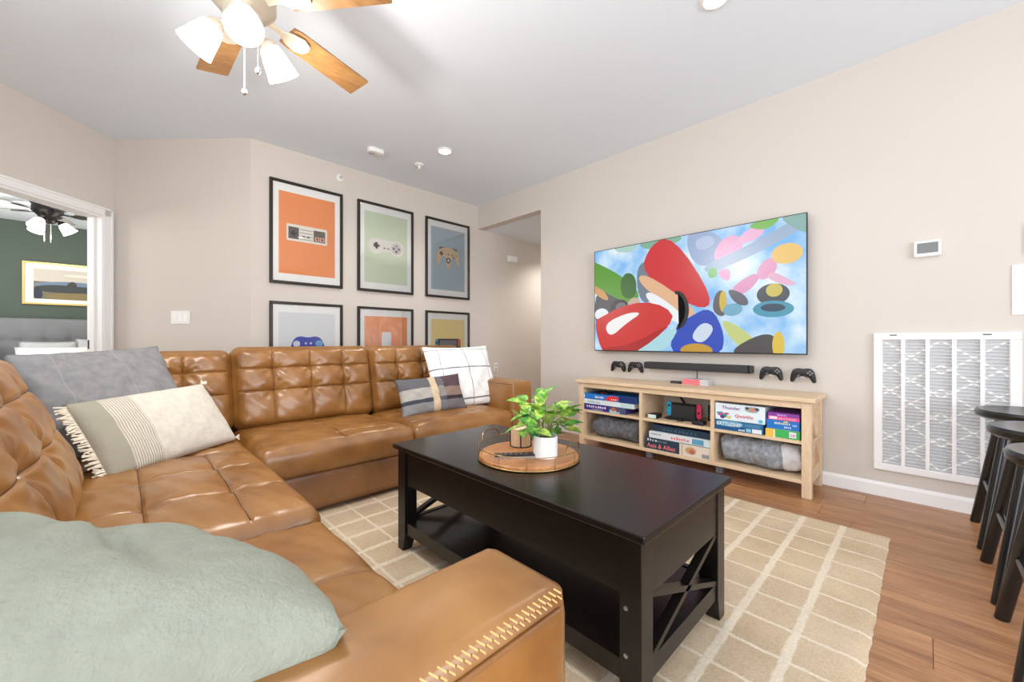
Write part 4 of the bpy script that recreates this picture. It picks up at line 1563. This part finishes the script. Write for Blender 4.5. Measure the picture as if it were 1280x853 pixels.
t = thing('mini_controller', 'tiny black gadget lying in front of the docked console', 'gadget', (3.08, 1.24, .345))
mesh_obj('body', G().lathe([(.026, 0), (.028, .008), (.022, .018), (.01, .022)], (3.08, 1.31, .3455), 16), M['black_plastic'], t, 40)
mesh_obj('strap', G().tube([(3.08, 1.335, .352), (3.09, 1.36, .35), (3.07, 1.40, .349), (3.1, 1.43, .349)], .003, 6), M['black_plastic'], t)

# near bay, upper shelf
game_box('blue board game with pale block letters under the white box in the near bay', 3.0, .735, 1.03, .345, .068, .28, (28, 98, 150),
         [(rect(0, 0, 1, .35), (24, 84, 140)), (smooth_poly([(.02, .4), (.03, .95), (.6, .95), (.58, .42)], 1), (116, 176, 206)), (rect(.62, .55, .95, .88), (72, 128, 170)), (rect(.66, .08, .76, .42), (130, 200, 220)), (rect(.78, .05, .97, .46), (226, 236, 240))] + marks(.5, .64, .1, .2, 4, (226, 236, 240), 15),
         [('BATTLESHIP', .04, .46, .5, .52, (226, 238, 244))])
game_box('tall white board game with colourful tiles and a red script title', 3.0, .725, 1.032, .414, .113, .28, (226, 240, 246),
         [(rect(0, .0, .01, 1), (60, 90, 120)), (ell(.12, .36, .07, .13), (196, 80, 140)), (ell(.2, .27, .06, .12), (48, 150, 150)), (ell(.16, .18, .05, .1), (86, 60, 130)), (ell(.29, .2, .05, .1), (214, 206, 140)), (ell(.09, .42, .05, .06), (66, 160, 170)), (ell(.25, .4, .05, .06), (196, 70, 130)),
          (smooth_poly([(.6, .7), (.66, .95), (.9, .95), (.88, .66), (.74, .6)], 1), (150, 176, 176)), (ell(.76, .78, .05, .12), (220, 130, 110)), (ell(.66, .85, .04, .08), (60, 84, 90)), (ell(.85, .84, .04, .08), (70, 84, 96)), (ell(.92, .16, .045, .1), (96, 190, 210))],
         [('Qwirkle', .42, .24, .26, .36, (222, 52, 84)), ('Thunder', .15, .68, .26, .38, (140, 84, 150))])
game_box('green and yellow board game lowest beside the console end post', 2.998, .538, .722, .345, .052, .28, (62, 178, 92),
         [(rect(0, 0, .24, 1), (240, 190, 76)), (rect(.24, 0, .29, 1), (240, 236, 190)), (rect(.7, .18, .9, .86), (236, 232, 236))] + marks(.72, .88, .3, .4, 4, (190, 150, 170), 18))
game_box('royal blue board game in the middle of the pile beside the end post', 3.0, .54, .716, .398, .058, .28, (30, 118, 204),
         marks(.24, .74, .56, .24, 8, (222, 226, 190), 19) + [(smooth_poly([(.5, .8), (.56, .96), (.66, .96), (.68, .78)], 1), (214, 214, 120))] + marks(.54, .76, .22, .18, 4, (210, 226, 244), 20) + marks(.8, .94, .5, .2, 3, (196, 216, 240), 21))
game_box('purple and pink board game on top of the pile beside the end post', 3.0, .54, .708, .457, .046, .28, (136, 66, 160),
         [(rect(0, 0, 1, .5), (226, 92, 150)), (rect(.05, .08, .3, .46), (240, 220, 236))] + marks(.34, .9, .1, .3, 7, (244, 150, 190), 22) + marks(.3, .62, .62, .2, 6, (220, 190, 232), 23))

# things on top of the console
for k in range(3):
    z0 = .612 + .0145 * k
    t = thing('game_case', ['lowest red spined game case on top of the console', 'middle red spined game case on top of the console', 'topmost red spined game case on top of the console'][k], 'game case', (3.30, 1.29, z0), 'game cases on the console')
    mesh_obj('case', G().box(3.262, 3.366, 1.17 + .004 * k, 1.375 - .003 * k, z0, z0 + .0137, bev=.001), plain('clear_case', (206, 206, 210), .3), t)
    mesh_obj('spine_insert', G().box(3.2612, 3.2625, 1.235, 1.373 - .003 * k, z0 + .0015, z0 + .0125), col((238, 104, 116), .4), t)
t = thing('remote_control', 'small black and grey remote beside the game cases on the console', 'remote control', (3.27, 1.42, .612))
mesh_obj('body', G().box(3.255, 3.29, 1.385, 1.47, .6125, .631, bev=.004), M['black_plastic'], t)
for k in range(4):
    mesh_obj('button', G().box(3.2535, 3.2555, 1.405 + k * .014, 1.413 + k * .014, .617, .626), M['grey_plastic'], t)

# ------------------------------------------------------------------ rug
RX0, RX1, RY0, RY1 = .24, 2.683, .118, 3.17
g = G()
nx_, ny_ = 90, 110
rr_ = random.Random(4)
ex_ = [rr_.uniform(-.003, .003) for _ in range(ny_ + 1)]
ey_ = [rr_.uniform(-.002, .002) for _ in range(nx_ + 1)]
for j in range(ny_ + 1):
    for i in range(nx_ + 1):
        xx = RX0 + (RX1 - RX0) * i / nx_
        yy = RY0 + (RY1 - RY0) * j / ny_
        if i == nx_: xx += ex_[j]
        if j == 0: yy += ey_[i]
        ed = i in (0, nx_) or j in (0, ny_)
        g.v.append((xx, yy, .0015 if ed else .010 + rr_.uniform(-.0008, .0008)))
for j in range(ny_):
    for i in range(nx_):
        a = j * (nx_ + 1) + i
        g.f.append((a, a + 1, a + nx_ + 2, a + nx_ + 1)); g.m.append(0)
tag(mesh_obj('area_rug', g, M['rug'], None, 60), 'beige area rug with a cream grid of squares under the coffee table', 'rug')

# ------------------------------------------------------------------ coffee table
ct = thing('coffee_table', 'black stained wooden coffee table with crossed end braces on the rug', 'coffee table', (1.21, 1.09, .011))
cx0, cx1, cy0, cy1 = .915, 1.5, .485, 1.69
zt = .49
mesh_obj('top', G().box(.897, 1.518, .467, 1.708, zt - .022, zt, bev=.004, seg=2), M['black_wood'], ct)
lw = .062
for (ax_, ay_) in ((cx0, cy0), (cx0, cy1 - lw), (cx1 - lw, cy0), (cx1 - lw, cy1 - lw)):
    sgx = 1 if ax_ == cx0 else -1
    sgy = 1 if ay_ == cy0 else -1
    g = G()
    x_o = ax_ if sgx > 0 else ax_ + lw
    y_o = ay_ if sgy > 0 else ay_ + lw
    prof = [(.011, .046), (.09, lw), (zt - .022, lw)]
    vs_ = []
    for zz, w_ in prof:
        for (i, j) in ((0, 0), (1, 0), (1, 1), (0, 1)):
            vs_.append((x_o + sgx * i * w_, y_o + sgy * j * w_, zz))
    fs = [(0, 1, 2, 3), (8, 9, 10, 11)]
    for k in range(2):
        for q in range(4):
            fs.append((k * 4 + q, k * 4 + (q + 1) % 4, k * 4 + 4 + (q + 1) % 4, k * 4 + 4 + q))
    g.add(vs_, fs)
    bm = bmesh.new()
    vv = [bm.verts.new(p) for p in g.v]
    for f_ in g.f:
        bm.faces.new([vv[i] for i in f_])
    bmesh.ops.recalc_face_normals(bm, faces=bm.faces[:])
    bmesh.ops.bevel(bm, geom=[e_ for e_ in bm.edges], offset=.002, segments=1, affect='EDGES')
    mesh_obj('leg', G().bm(bm), M['black_wood'], ct)
za, zb = .312, zt - .022
mesh_obj('side_apron', G().box(cx0 + .008, cx0 + .026, cy0 + lw, cy1 - lw, za, zb), M['black_wood'], ct)
mesh_obj('side_apron', G().box(cx1 - .026, cx1 - .008, cy0 + lw, cy1 - lw, za, zb), M['black_wood'], ct)
mesh_obj('end_apron', G().box(cx0 + lw, cx1 - lw, cy0 + .004, cy0 + .022, za, zb), M['black_wood_x'], ct)
mesh_obj('end_apron', G().box(cx0 + lw, cx1 - lw, cy1 - .022, cy1 - .004, za, zb), M['black_wood_x'], ct)
mesh_obj('storage_bottom', G().box(cx0 + .026, cx1 - .026, cy0 + .022, cy1 - .022, za + .004, za + .016), M['black_wood'], ct)
mesh_obj('lower_shelf', G().box(cx0 + .02, cx1 - .02, cy0 + .02, cy1 - .02, .122, .138), M['black_wood'], ct)
for yy in (cy0 + .006, cy1 - .028):
    mesh_obj('end_rail', G().box(cx0 + lw, cx1 - lw, yy, yy + .022, .088, .142), M['black_wood_x'], ct)
    ym = yy + .011
    mesh_obj('cross_brace', G().bar((cx0 + lw - .004, ym, .142), (cx1 - lw + .004, ym, za), .018, .026, (0, 1, 0)), M['black_wood_x'], ct)
    mesh_obj('cross_brace', G().bar((cx0 + lw - .004, ym, za), (cx1 - lw + .004, ym, .142), .016, .026, (0, 1, 0)), M['black_wood_x'], ct)
for xx in (cx0 + .008, cx1 - .028):
    mesh_obj('side_rail', G().box(xx, xx + .02, cy0 + lw, cy1 - lw, .09, .142), M['black_wood'], ct)
g = G()
for zz in (.285, .165):
    mesh_obj('bolt', G().lathe([(.006, 0), (.006, .002), (.003, .003)], (cx0, cy0 + .042, zz), 10, axis=(-1, 0, 0)), M['chrome'], ct)

# ------------------------------------------------------------------ tray and what stands on it
tc_ = Vector((1.187, 1.122, zt))
tr = thing('serving_tray', 'round wooden serving tray with a thin wire rail on the coffee table', 'tray', tc_)
mesh_obj('board', G().lathe([(.196, 0), (.2, .003), (.2, .014), (.196, .018)], tc_, 48), M['tray_wood'], tr, 40)
mesh_obj('base_ring', G().tube([tc_ + Vector((.203 * math.cos(a), .203 * math.sin(a), .004)) for a in [2 * PI * k / 48 for k in range(48)]], .003, 6, closed=True), M['brass'], tr, 60)
mesh_obj('rail', G().tube([tc_ + Vector((.204 * math.cos(a), .204 * math.sin(a), .052)) for a in [2 * PI * k / 48 for k in range(48)]], .0017, 6, closed=True), M['brass'], tr, 60)
for k in range(12):
    a = 2 * PI * k / 12 + .2
    p = tc_ + Vector((.204 * math.cos(a), .204 * math.sin(a), 0))
    mesh_obj('rail_post', G().tube([p + Vector((0, 0, .004)), p + Vector((0, 0, .052))], .0015, 5), M['brass'], tr)
for a0 in (1.75, 1.75 + PI):
    pts = []
    for k in range(13):
        s = -1 + 2 * k / 12
        a = a0 + s * .3
        pts.append(tc_ + Vector((.204 * math.cos(a), .204 * math.sin(a), .052 + .034 * math.sqrt(max(0, 1 - s ** 4)))))
    mesh_obj('handle', G().tube(pts, .003, 6), M['brass'], tr, 60)

zt2 = zt + .018
cd = thing('candle_holder', 'round wood wrapped candle with black ribs on the tray', 'candle', (1.243, 1.222, zt2))
cc_ = Vector((1.243, 1.222, zt2))
mesh_obj('body', G().lathe([(.042, 0), (.045, .003), (.045, .072), (.043, .075)], cc_, 32), M['candle'], cd, 40)
for k in range(5):
    a = 2 * PI * k / 5 + .15
    p = cc_ + Vector((.0465 * math.cos(a), .0465 * math.sin(a), 0))
    mesh_obj('rib', G().tube([p, p + Vector((0, 0, .076))], .0025, 6), M['black_plastic'], cd)
mesh_obj('base_ring', G().lathe([(.048, 0), (.048, .004)], cc_, 32), M['black_plastic'], cd)
mesh_obj('wax', G().lathe([(.04, .074), (.038, .077)], cc_, 24), plain('cream_wax', (236, 214, 184), .6), cd)

pc_ = Vector((1.192, 1.036, zt2))
pp = thing('potted_plant', 'small variegated leafy plant in a white cylinder pot on the tray', 'potted plant', pc_)
mesh_obj('pot', G().lathe([(.044, 0), (.047, .003), (.047, .082), (.0455, .084), (.043, .082), (.043, .07), (.01, .068)], pc_, 40), M['ceramic'], pp, 40)
mesh_obj('soil', G().lathe([(.0425, .068), (.041, .073), (.02, .075)], pc_, 24), M['soil'], pp, 60)


def leaf_geo(L, W):
    g_ = G()
    n = 8
    for i in range(n + 1):
        s = i / n
        w = W * (math.sin(PI * min(1, s * .9 + .1)) ** .8) * (1 - .35 * s) + (.0005 if i < n else 0)
        x_ = L * s
        z_ = -.22 * L * s * s
        g_.v += [(x_, -w, z_ + w * .30), (x_, 0, z_), (x_, w, z_ + w * .30)]
    for i in range(n):
        for q in range(2):
            a = i * 3 + q
            g_.f.append((a, a + 3, a + 4, a + 1)); g_.m.append(0)
    return g_


leaf_meshes = []
for k in range(3):
    gl_ = leaf_geo((.075, .085, .066)[k], (.025, .028, .024)[k])
    me = bpy.data.meshes.new('leaf')
    me.from_pydata(gl_.v, [], gl_.f)
    me.materials.append(M['leaf'])
    me.polygons.foreach_set('use_smooth', [True] * len(me.polygons))
    leaf_meshes.append(me)
rl = random.Random(11)
for k in range(17):
    az = k * 2.39996 + rl.uniform(-.2, .2)
    tier = k / 17.0
    rad = .03 + .075 * rl.uniform(.5, 1.0) * (1 - .35 * tier)
    hh = .125 + .105 * tier + rl.uniform(-.012, .012)
    base = pc_ + Vector((.014 * math.cos(az), .014 * math.sin(az), .072))
    tip = pc_ + Vector((rad * math.cos(az), rad * math.sin(az), hh))
    mid = (base + tip) / 2 + Vector((-.2 * rad * math.cos(az), -.2 * rad * math.sin(az), .02))
    st = mesh_obj('stem', G().tube([base, mid, tip], .0016, 5), M['stem'], pp, 60)
    for q in range(3 if k % 2 else 4):
        a2 = az + (q - .7) * 1.1 + rl.uniform(-.3, .3)
        o = bpy.data.objects.new('leaf', leaf_meshes[rl.randrange(3)])
        COL.objects.link(o)
        o.parent = pp
        o.location = tip - pc_ + Vector((0, 0, -.012 * q))
        o.rotation_euler = (rl.uniform(-.5, .5), rl.uniform(-.95, .1) + .22 * q, a2)
rm = thing('remote_control', 'slim black remote with a silver edge lying on the tray', 'remote control', (1.10, 1.10, zt2))
a = math.radians(-38)
d = Vector((math.cos(a), math.sin(a), 0)); s_ = Vector((-d.y, d.x, 0))
rc = Vector((1.098, 1.112, zt2))
mesh_obj('case', G().obox(rc + Vector((0, 0, .004)), d, s_, Z3, .08, .019, .004), M['chrome'], rm)
mesh_obj('keypad', G().obox(rc + Vector((0, 0, .0105)), d, s_, Z3, .078, .018, .0035), M['black_plastic'], rm)
for k in range(6):
    for q in (-1, 0, 1):
        mesh_obj('button', G().obox(rc + d * (-.055 + k * .02) + s_ * (q * .010) + Vector((0, 0, .0145)), d, s_, Z3, .004, .003, .0008), M['grey_plastic'], rm)

# ------------------------------------------------------------------ sectional sofa
so = thing('sectional_sofa', 'large tan leather sectional sofa with button tufted back cushions', 'sofa', (.9, 2.2, .011))
LE, LS = M['leather'], M['leather_side']
FRX = .455        # front of the near (left) wing
FBY = 2.32        # front of the back wing
SEAT = .405
# bases
def rb(name, x0, x1, y0, y1, z0, z1, r, m, top=None, n=(12, 12, 6)):
    vs_, fs = rounded_cushion(x1 - x0, y1 - y0, z1 - z0, r, n[0], n[1], n[2], top)
    c_ = Vector(((x0 + x1) / 2, (y0 + y1) / 2, (z0 + z1) / 2))
    return mesh_obj(name, G().add([p + c_ for p in vs_], fs), m, so, 180)


rb('base', -.55, FRX, .36, 3.3, .035, .25, .02, LS)
rb('base', FRX - .02, 2.47, FBY, 3.3, .035, .25, .02, LS)
for (xx, yy) in ((-.48, .45), (.38, .45), (-.48, 3.2), (2.38, 3.2), (2.38, 2.42), (.9, 3.2)):
    mesh_obj('foot', G().lathe([(.022, .011), (.028, .036)], (xx, yy, 0), 12), M['black_plastic'], so, 40)
# backs (frames behind the cushions)
rb('back_frame', -.58, -.36, .36, 3.34, .25, .80, .05, LS)
rb('back_frame', -.4, 2.47, 3.13, 3.34, .25, .80, .05, LS)


def seat(name, x0, x1, y0, y1, xs, ys, seed, puff=.03, cell=.012, but=.016, groove=.007, dz=0.0):
    w, d_ = x1 - x0, y1 - y0
    f_ = tuft_top(xs, ys, puff, cell, but, w, d_, seed, groove, .006)
    soft(name, w, d_, .165, .045, Matrix.Translation(((x0 + x1) / 2, (y0 + y1) / 2, SEAT - .0825 + dz)), LE, so, f_, 60, 60, 8, belly=.006, xs=xs, ys=ys, seam_m=M['seam'], buttons=but > .01, draw_y=len(xs) != 2)


def u_of(v, a, b):
    return -1 + 2 * (v - a) / (b - a)


seat('seat_cushion', -.16, .475, .516, 1.368, [], [u_of(.96, .516, 1.368)], 1.0, but=0, dz=-.018)
seat('seat_cushion', -.16, .475, 1.372, 2.40, [u_of(.05, -.16, .475), u_of(.28, -.16, .475)], [u_of(1.70, 1.372, 2.4), u_of(2.03, 1.372, 2.4)], 2.0, puff=.03, cell=.007, but=.014, groove=.005, dz=.012)
seat('seat_cushion', -.16, .485, 2.404, 3.0, [u_of(.17, -.16, .485)], [u_of(2.5, 2.404, 3.0)], 3.0, puff=.022)
seat('seat_cushion', .49, 1.362, 2.285, 3.0, [u_of(.93, .49, 1.362)], [u_of(2.42, 2.285, 3.0)], 4.0, puff=.03, cell=.006, but=.006, groove=.004)
seat('seat_cushion', 1.366, 2.245, 2.285, 3.0, [], [u_of(2.42, 2.285, 3.0)], 5.0, puff=.03, but=0, groove=.004)


def back_cushion(c, x, n_dir, w, h, th, xs, ys, seed, tilt=.2, cell=.012, but=.036):
    x = Vector(x); nd = Vector(n_dir)
    up = Vector((0, 0, 1)) * math.cos(tilt) - nd * math.sin(tilt)
    f_ = tuft_top(xs, ys, .046, cell, but, w, h, seed, .007, .006)
    mtx = frame_mtx(c, x, up)
    if (mtx.to_3x3() @ Vector((0, 0, 1))).dot(nd) < 0:
        mtx = frame_mtx(c, -x, up)
    o_ = soft('back_cushion', w, h, th, .06, mtx, LE, so, f_, 90, 64, 8, belly=.008, xs=xs, ys=ys, seam_m=M['seam'])
    # welt along the front edge
    pts = []
    hw, hh_ = w / 2 - .004, h / 2 - .004
    for (px_, py_) in rrect(-hw, -hh_, hw, hh_, .055, 6):
        pts.append(mtx @ Vector((px_, py_, th / 2 - .045)))
    mesh_obj('welt', G().tube(pts, .005, 6, closed=True), LS, o_, 60)
    return o_


TX3 = [-.52, 0.0, .50]
TY2 = [-.12, .44]
# local y runs up the cushion
back_cushion((.945, 3.045, .655), (1, 0, 0), (0, -1, 0), .885, .52, .17, TX3, TY2, 1.3)
back_cushion((1.822, 3.045, .655), (1, 0, 0), (0, -1, 0), .855, .52, .17, TX3, TY2, 4.1)
back_cushion((.215, 3.055, .645), (1, 0, 0), (0, -1, 0), .565, .50, .17, [-.35, .15], TY2, 7.7)
back_cushion((-.285, 1.74, .635), (0, 1, 0), (1, 0, 0), 1.02, .54, .19, [-.55, -.05, .5], TY2, 2.2, .40, .006, .022)
back_cushion((-.285, .865, .635), (0, 1, 0), (1, 0, 0), .70, .54, .19, [-.4, .3], TY2, 5.9, .40, .006, .022)


def arm(x0, x1, y0, y1, z1, stitch_side):
    """box arm with a rounded top panel, welt and whip stitching"""
    r_ = .022
    a_ = rb('armrest', x0, x1, y0, y1, .036, z1, r_, LE, lambda u, v: .012 * (1 - u ** 4) * (1 - v ** 2), (48, 24, 14))
    return a_


a1 = arm(-.56, .452, .345, .512, .622, 'y')
# welts on the near arm: long edges of the top panel and the front seam
g = G()
g.tube([(-.54, .3445, .596), (.428, .3445, .596)], .0035, 6)
g.tube([(.4522, .3675, .598), (.4522, .3675, .06)], .0022, 6)
g.tube([(.4522, .3675, .598), (.4522, .4895, .598)], .0022, 6)
g.tube([(-.54, .5125, .597), (.428, .5125, .597)], .003, 6)
mesh_obj('welt', g, LS, a1, 60)
g = G()
k = 0
xx = -.54
while xx < .436:
    g.tube([(xx, .3555, .6195), (xx + .0075, .3492, .6135)], .0013, 5)
    g.tube([(xx, .3490, .6130), (xx + .0060, .3462, .6072)], .0011, 5)
    xx += .0105
stuff(mesh_obj('stitching', g, M['stitch'], a1))
a2 = arm(2.25, 2.48, 2.30, 3.3, .625, 'x')
mesh_obj('welt', G().tube([(2.252, 2.31, .612), (2.252, 3.28, .612)], .004, 6).tube([(2.478, 2.31, .612), (2.478, 3.28, .612)], .004, 6), LS, a2, 60)

# ------------------------------------------------------------------ throw pillows
def coord_xy(nt):
    tc2 = N(nt, 'ShaderNodeTexCoord')
    sp = N(nt, 'ShaderNodeSeparateXYZ')
    nt.links.new(tc2.outputs['Object'], sp.inputs[0])
    return sp.outputs[0], sp.outputs[1]


def band(nt, s, c, w, soft_=.004):
    """1 inside |s-c|<w/2"""
    d_ = math_n(nt, 'ABSOLUTE', math_n(nt, 'SUBTRACT', s, c))
    mr = N(nt, 'ShaderNodeMapRange')
    mr.inputs[1].default_value = w / 2 + soft_ / 2
    mr.inputs[2].default_value = w / 2 - soft_ / 2
    nt.links.new(d_, mr.inputs[0])
    return mr.outputs[0]


def norm(nt, s, a, b):
    mr = N(nt, 'ShaderNodeMapRange')
    mr.inputs[1].default_value = a
    mr.inputs[2].default_value = b
    nt.links.new(s, mr.inputs[0])
    return mr.outputs[0]


# grey window-pane linen
m_grey, nt, b = fabric('grey_linen_check', (136, 135, 137), 420, var=.12, strength=.35, crush=.8, big=6)
src = b.inputs['Base Color'].links[0].from_socket
sx_, sy_ = coord_xy(nt)
ln = math_n(nt, 'MAXIMUM', band(nt, sx_, -.17, .003), math_n(nt, 'MAXIMUM', band(nt, sx_, .05, .003), band(nt, sy_, -.05, .003)))
nt.links.new(mix_col(nt, math_n(nt, 'MULTIPLY', ln, .35), src, lin((176, 176, 180))), b.inputs['Base Color'])

m_cream, nt, b = fabric('cream_striped_weave', (219, 213, 201), 300, var=.08, strength=.6, crush=.6, big=30)
src = b.inputs['Base Color'].links[0].from_socket
sx_, sy_ = coord_xy(nt)
c_olive = ramp(nt, norm(nt, sx_, -.31, .31), [(0.0, lin((164, 160, 144))), (.20, lin((164, 160, 144)))], 'LINEAR')
left = norm(nt, sx_, -.208, -.214)
strp = math_n(nt, 'GREATER_THAN', math_n(nt, 'FRACT', math_n(nt, 'DIVIDE', math_n(nt, 'ADD', sx_, 1.0), .0095)), .5)
inz = math_n(nt, 'MULTIPLY', math_n(nt, 'LESS_THAN', sx_, -.10), math_n(nt, 'GREATER_THAN', sx_, -.212))
c1 = mix_col(nt, math_n(nt, 'MULTIPLY', inz, strp), src, lin((172, 166, 148)))
nt.links.new(mix_col(nt, left, c1, c_olive), b.inputs['Base Color'])

m_white, nt, b = fabric('white_plaid_weave', (246, 245, 242), 300, var=.02, strength=.3)
src = b.inputs['Base Color'].links[0].from_socket
sx_, sy_ = coord_xy(nt)
ln = band(nt, sy_, .225, .005)
for q in (band(nt, sy_, .06, .009), band(nt, sy_, -.20, .012), band(nt, sx_, .03, .006), band(nt, sx_, -.22, .004), band(nt, sx_, .245, .004), band(nt, sy_, -.255, .006)):
    ln = math_n(nt, 'MAXIMUM', ln, q)
nt.links.new(mix_col(nt, math_n(nt, 'MULTIPLY', ln, .85), src, lin((70, 70, 84))), b.inputs['Base Color'])

m_plaid, nt, b = fabric('grey_brown_plaid', (150, 148, 146), 300, var=.1, strength=.4)
sx_, sy_ = coord_xy(nt)
ny = norm(nt, sy_, -.14, .14)
A_ = ramp(nt, ny, [(0, lin((140, 140, 140))), (.26, lin((72, 76, 84))), (.36, lin((176, 172, 164))), (.66, lin((104, 103, 107)))], 'CONSTANT')
B_ = ramp(nt, ny, [(0, lin((120, 116, 118))), (.26, lin((66, 58, 64))), (.36, lin((146, 124, 112))), (.62, lin((92, 76, 80)))], 'CONSTANT')
c1 = mix_col(nt, norm(nt, sx_, .01, .012), A_, B_)
c1 = mix_col(nt, band(nt, sx_, .06, .05), c1, mix_col(nt, .5, A_, lin((110, 108, 116))))
c1 = mix_col(nt, math_n(nt, 'MULTIPLY', band(nt, sx_, 0.0, .055), .85), c1, lin((222, 200, 166)))
nt.links.new(c1, b.inputs['Base Color'])

FOLDS = ((-.5, -.25, .35, .25, -.022, .06), (-.5, .02, .35, .46, .012, .12), (.1, -.05, .8, .12, -.018, .06), (-.2, -.75, .5, -.45, -.018, .06), (-.1, -.5, .6, -.2, .012, .12), (-.7, .35, .1, .62, -.016, .05), (.3, .3, .55, .8, -.014, .05), (-.4, .6, .3, .9, -.012, .05), (-.8, -.5, -.3, -.3, -.016, .06))
m_sage, nt, b = fabric('sage_crinkle_cotton', (146, 150, 137), 160, var=.06, strength=.45, crush=2.0, big=3.5)

pillow('throw_pillow', .56, .52, .17, (-.02, 2.60, .70), (.86, .50, .05), (-.46, .34, .82), m_grey, 'large grey linen pillow in the sofa corner behind the cream pillow', n=36, wrinkle=.005, seed=2)
cp = pillow('throw_pillow', .62, .36, .13, (.145, 2.475, .570), (.78, .62, .03), (-.50, .30, .80), m_cream, 'cream striped lumbar pillow with a fringed end on the sofa', n=36, pinch=.03, wrinkle=.0015, seed=5)
rf = random.Random(3)
g = G()
for k in range(46):
    yy = -.165 + .33 * k / 45
    ln_ = rf.uniform(.03, .05)
    g.tube([(-.30, yy, .0), (-.315, yy + rf.uniform(-.004, .004), .004), (-.30 - ln_, yy + rf.uniform(-.01, .01), rf.uniform(-.006, .014))], .0034, 5)
me_o = mesh_obj('fringe', g, plain('cream_fringe', (232, 222, 204), .95), cp, 60)
stuff(me_o)
g = G()
for (tx, ty) in ((.315, .185), (.318, -.175), (-.315, -.18)):
    for k in range(7):
        g.tube([(tx * .97, ty * .97, 0), (tx + rf.uniform(-.01, .014), ty + rf.uniform(-.014, .014), rf.uniform(-.012, .012))], .004, 5)
stuff(mesh_obj('corner_tassels', g, plain('cream_fringe', (232, 222, 204), .95), cp, 60))
pillow('throw_pillow', .66, .54, .15, (2.055, 2.70, .665), (1, -.03, .01), (0, .36, .93), m_white, 'white pillow with thin dark plaid lines beside the sofa arm', n=36, wrinkle=.004, seed=8)
pillow('throw_pillow', .54, .29, .13, (1.69, 2.60, .555), (1, -.10, .04), (0, .42, .9), m_plaid, 'grey and brown plaid lumbar pillow in front of the white pillow', n=36, wrinkle=.003, seed=3)
sp_ = pillow('throw_pillow', .80, .62, .34, (-.160, .80, .550), (.96, -.24, -.11), (-.2, -.84, .46), m_sage, 'large sage green crinkled pillow leaning on the near sofa arm', n=84, wrinkle=.004, seed=6, pinch=.02, folds=[(a_, b2, c2, d2, e2 * 1.9, f2 * .8) for a_, b2, c2, d2, e2, f2 in FOLDS])

# ------------------------------------------------------------------ stools
def make_stool(x_, label):
    yc = -.375
    t_ = thing('bar_stool', label, 'stool', (x_, yc, 0), 'bar stools')
    prof = [(.10, .585), (.185, .588), (.203, .600), (.205, .618), (.198, .630), (.17, .628), (.10, .619), (.01, .616)]
    mesh_obj('seat', G().lathe(prof, (x_, yc, 0), 48), M['stool'], t_, 35)
    tips = []
    for sx__ in (-1, 1):
        for sy__ in (-1, 1):
            p0 = Vector((x_ + sx__ * .105, yc + sy__ * .105, .59))
            p1 = Vector((x_ + sx__ * .205, yc + sy__ * .19, 0))
            mesh_obj('leg', G().tube([p1, p1.lerp(p0, .5), p0], [.019, .021, .022], 16), M['stool'], t_, 60)
            tips.append((p0, p1))
    def at(i, f_):
        return tips[i][1].lerp(tips[i][0], f_)
    for (i, j, f_) in ((0, 1, .30), (2, 3, .30), (0, 2, .40), (1, 3, .40)):
        mesh_obj('stretcher', G().tube([at(i, f_), at(j, f_)], .012, 10), M['stool'], t_, 60)
    return t_


make_stool(3.05, 'black round stool standing closest to the wall by the air grille')
make_stool(2.49, 'black round stool in the middle of the row of three')
make_stool(1.975, 'black round stool nearest the camera, cut by the photo edge')
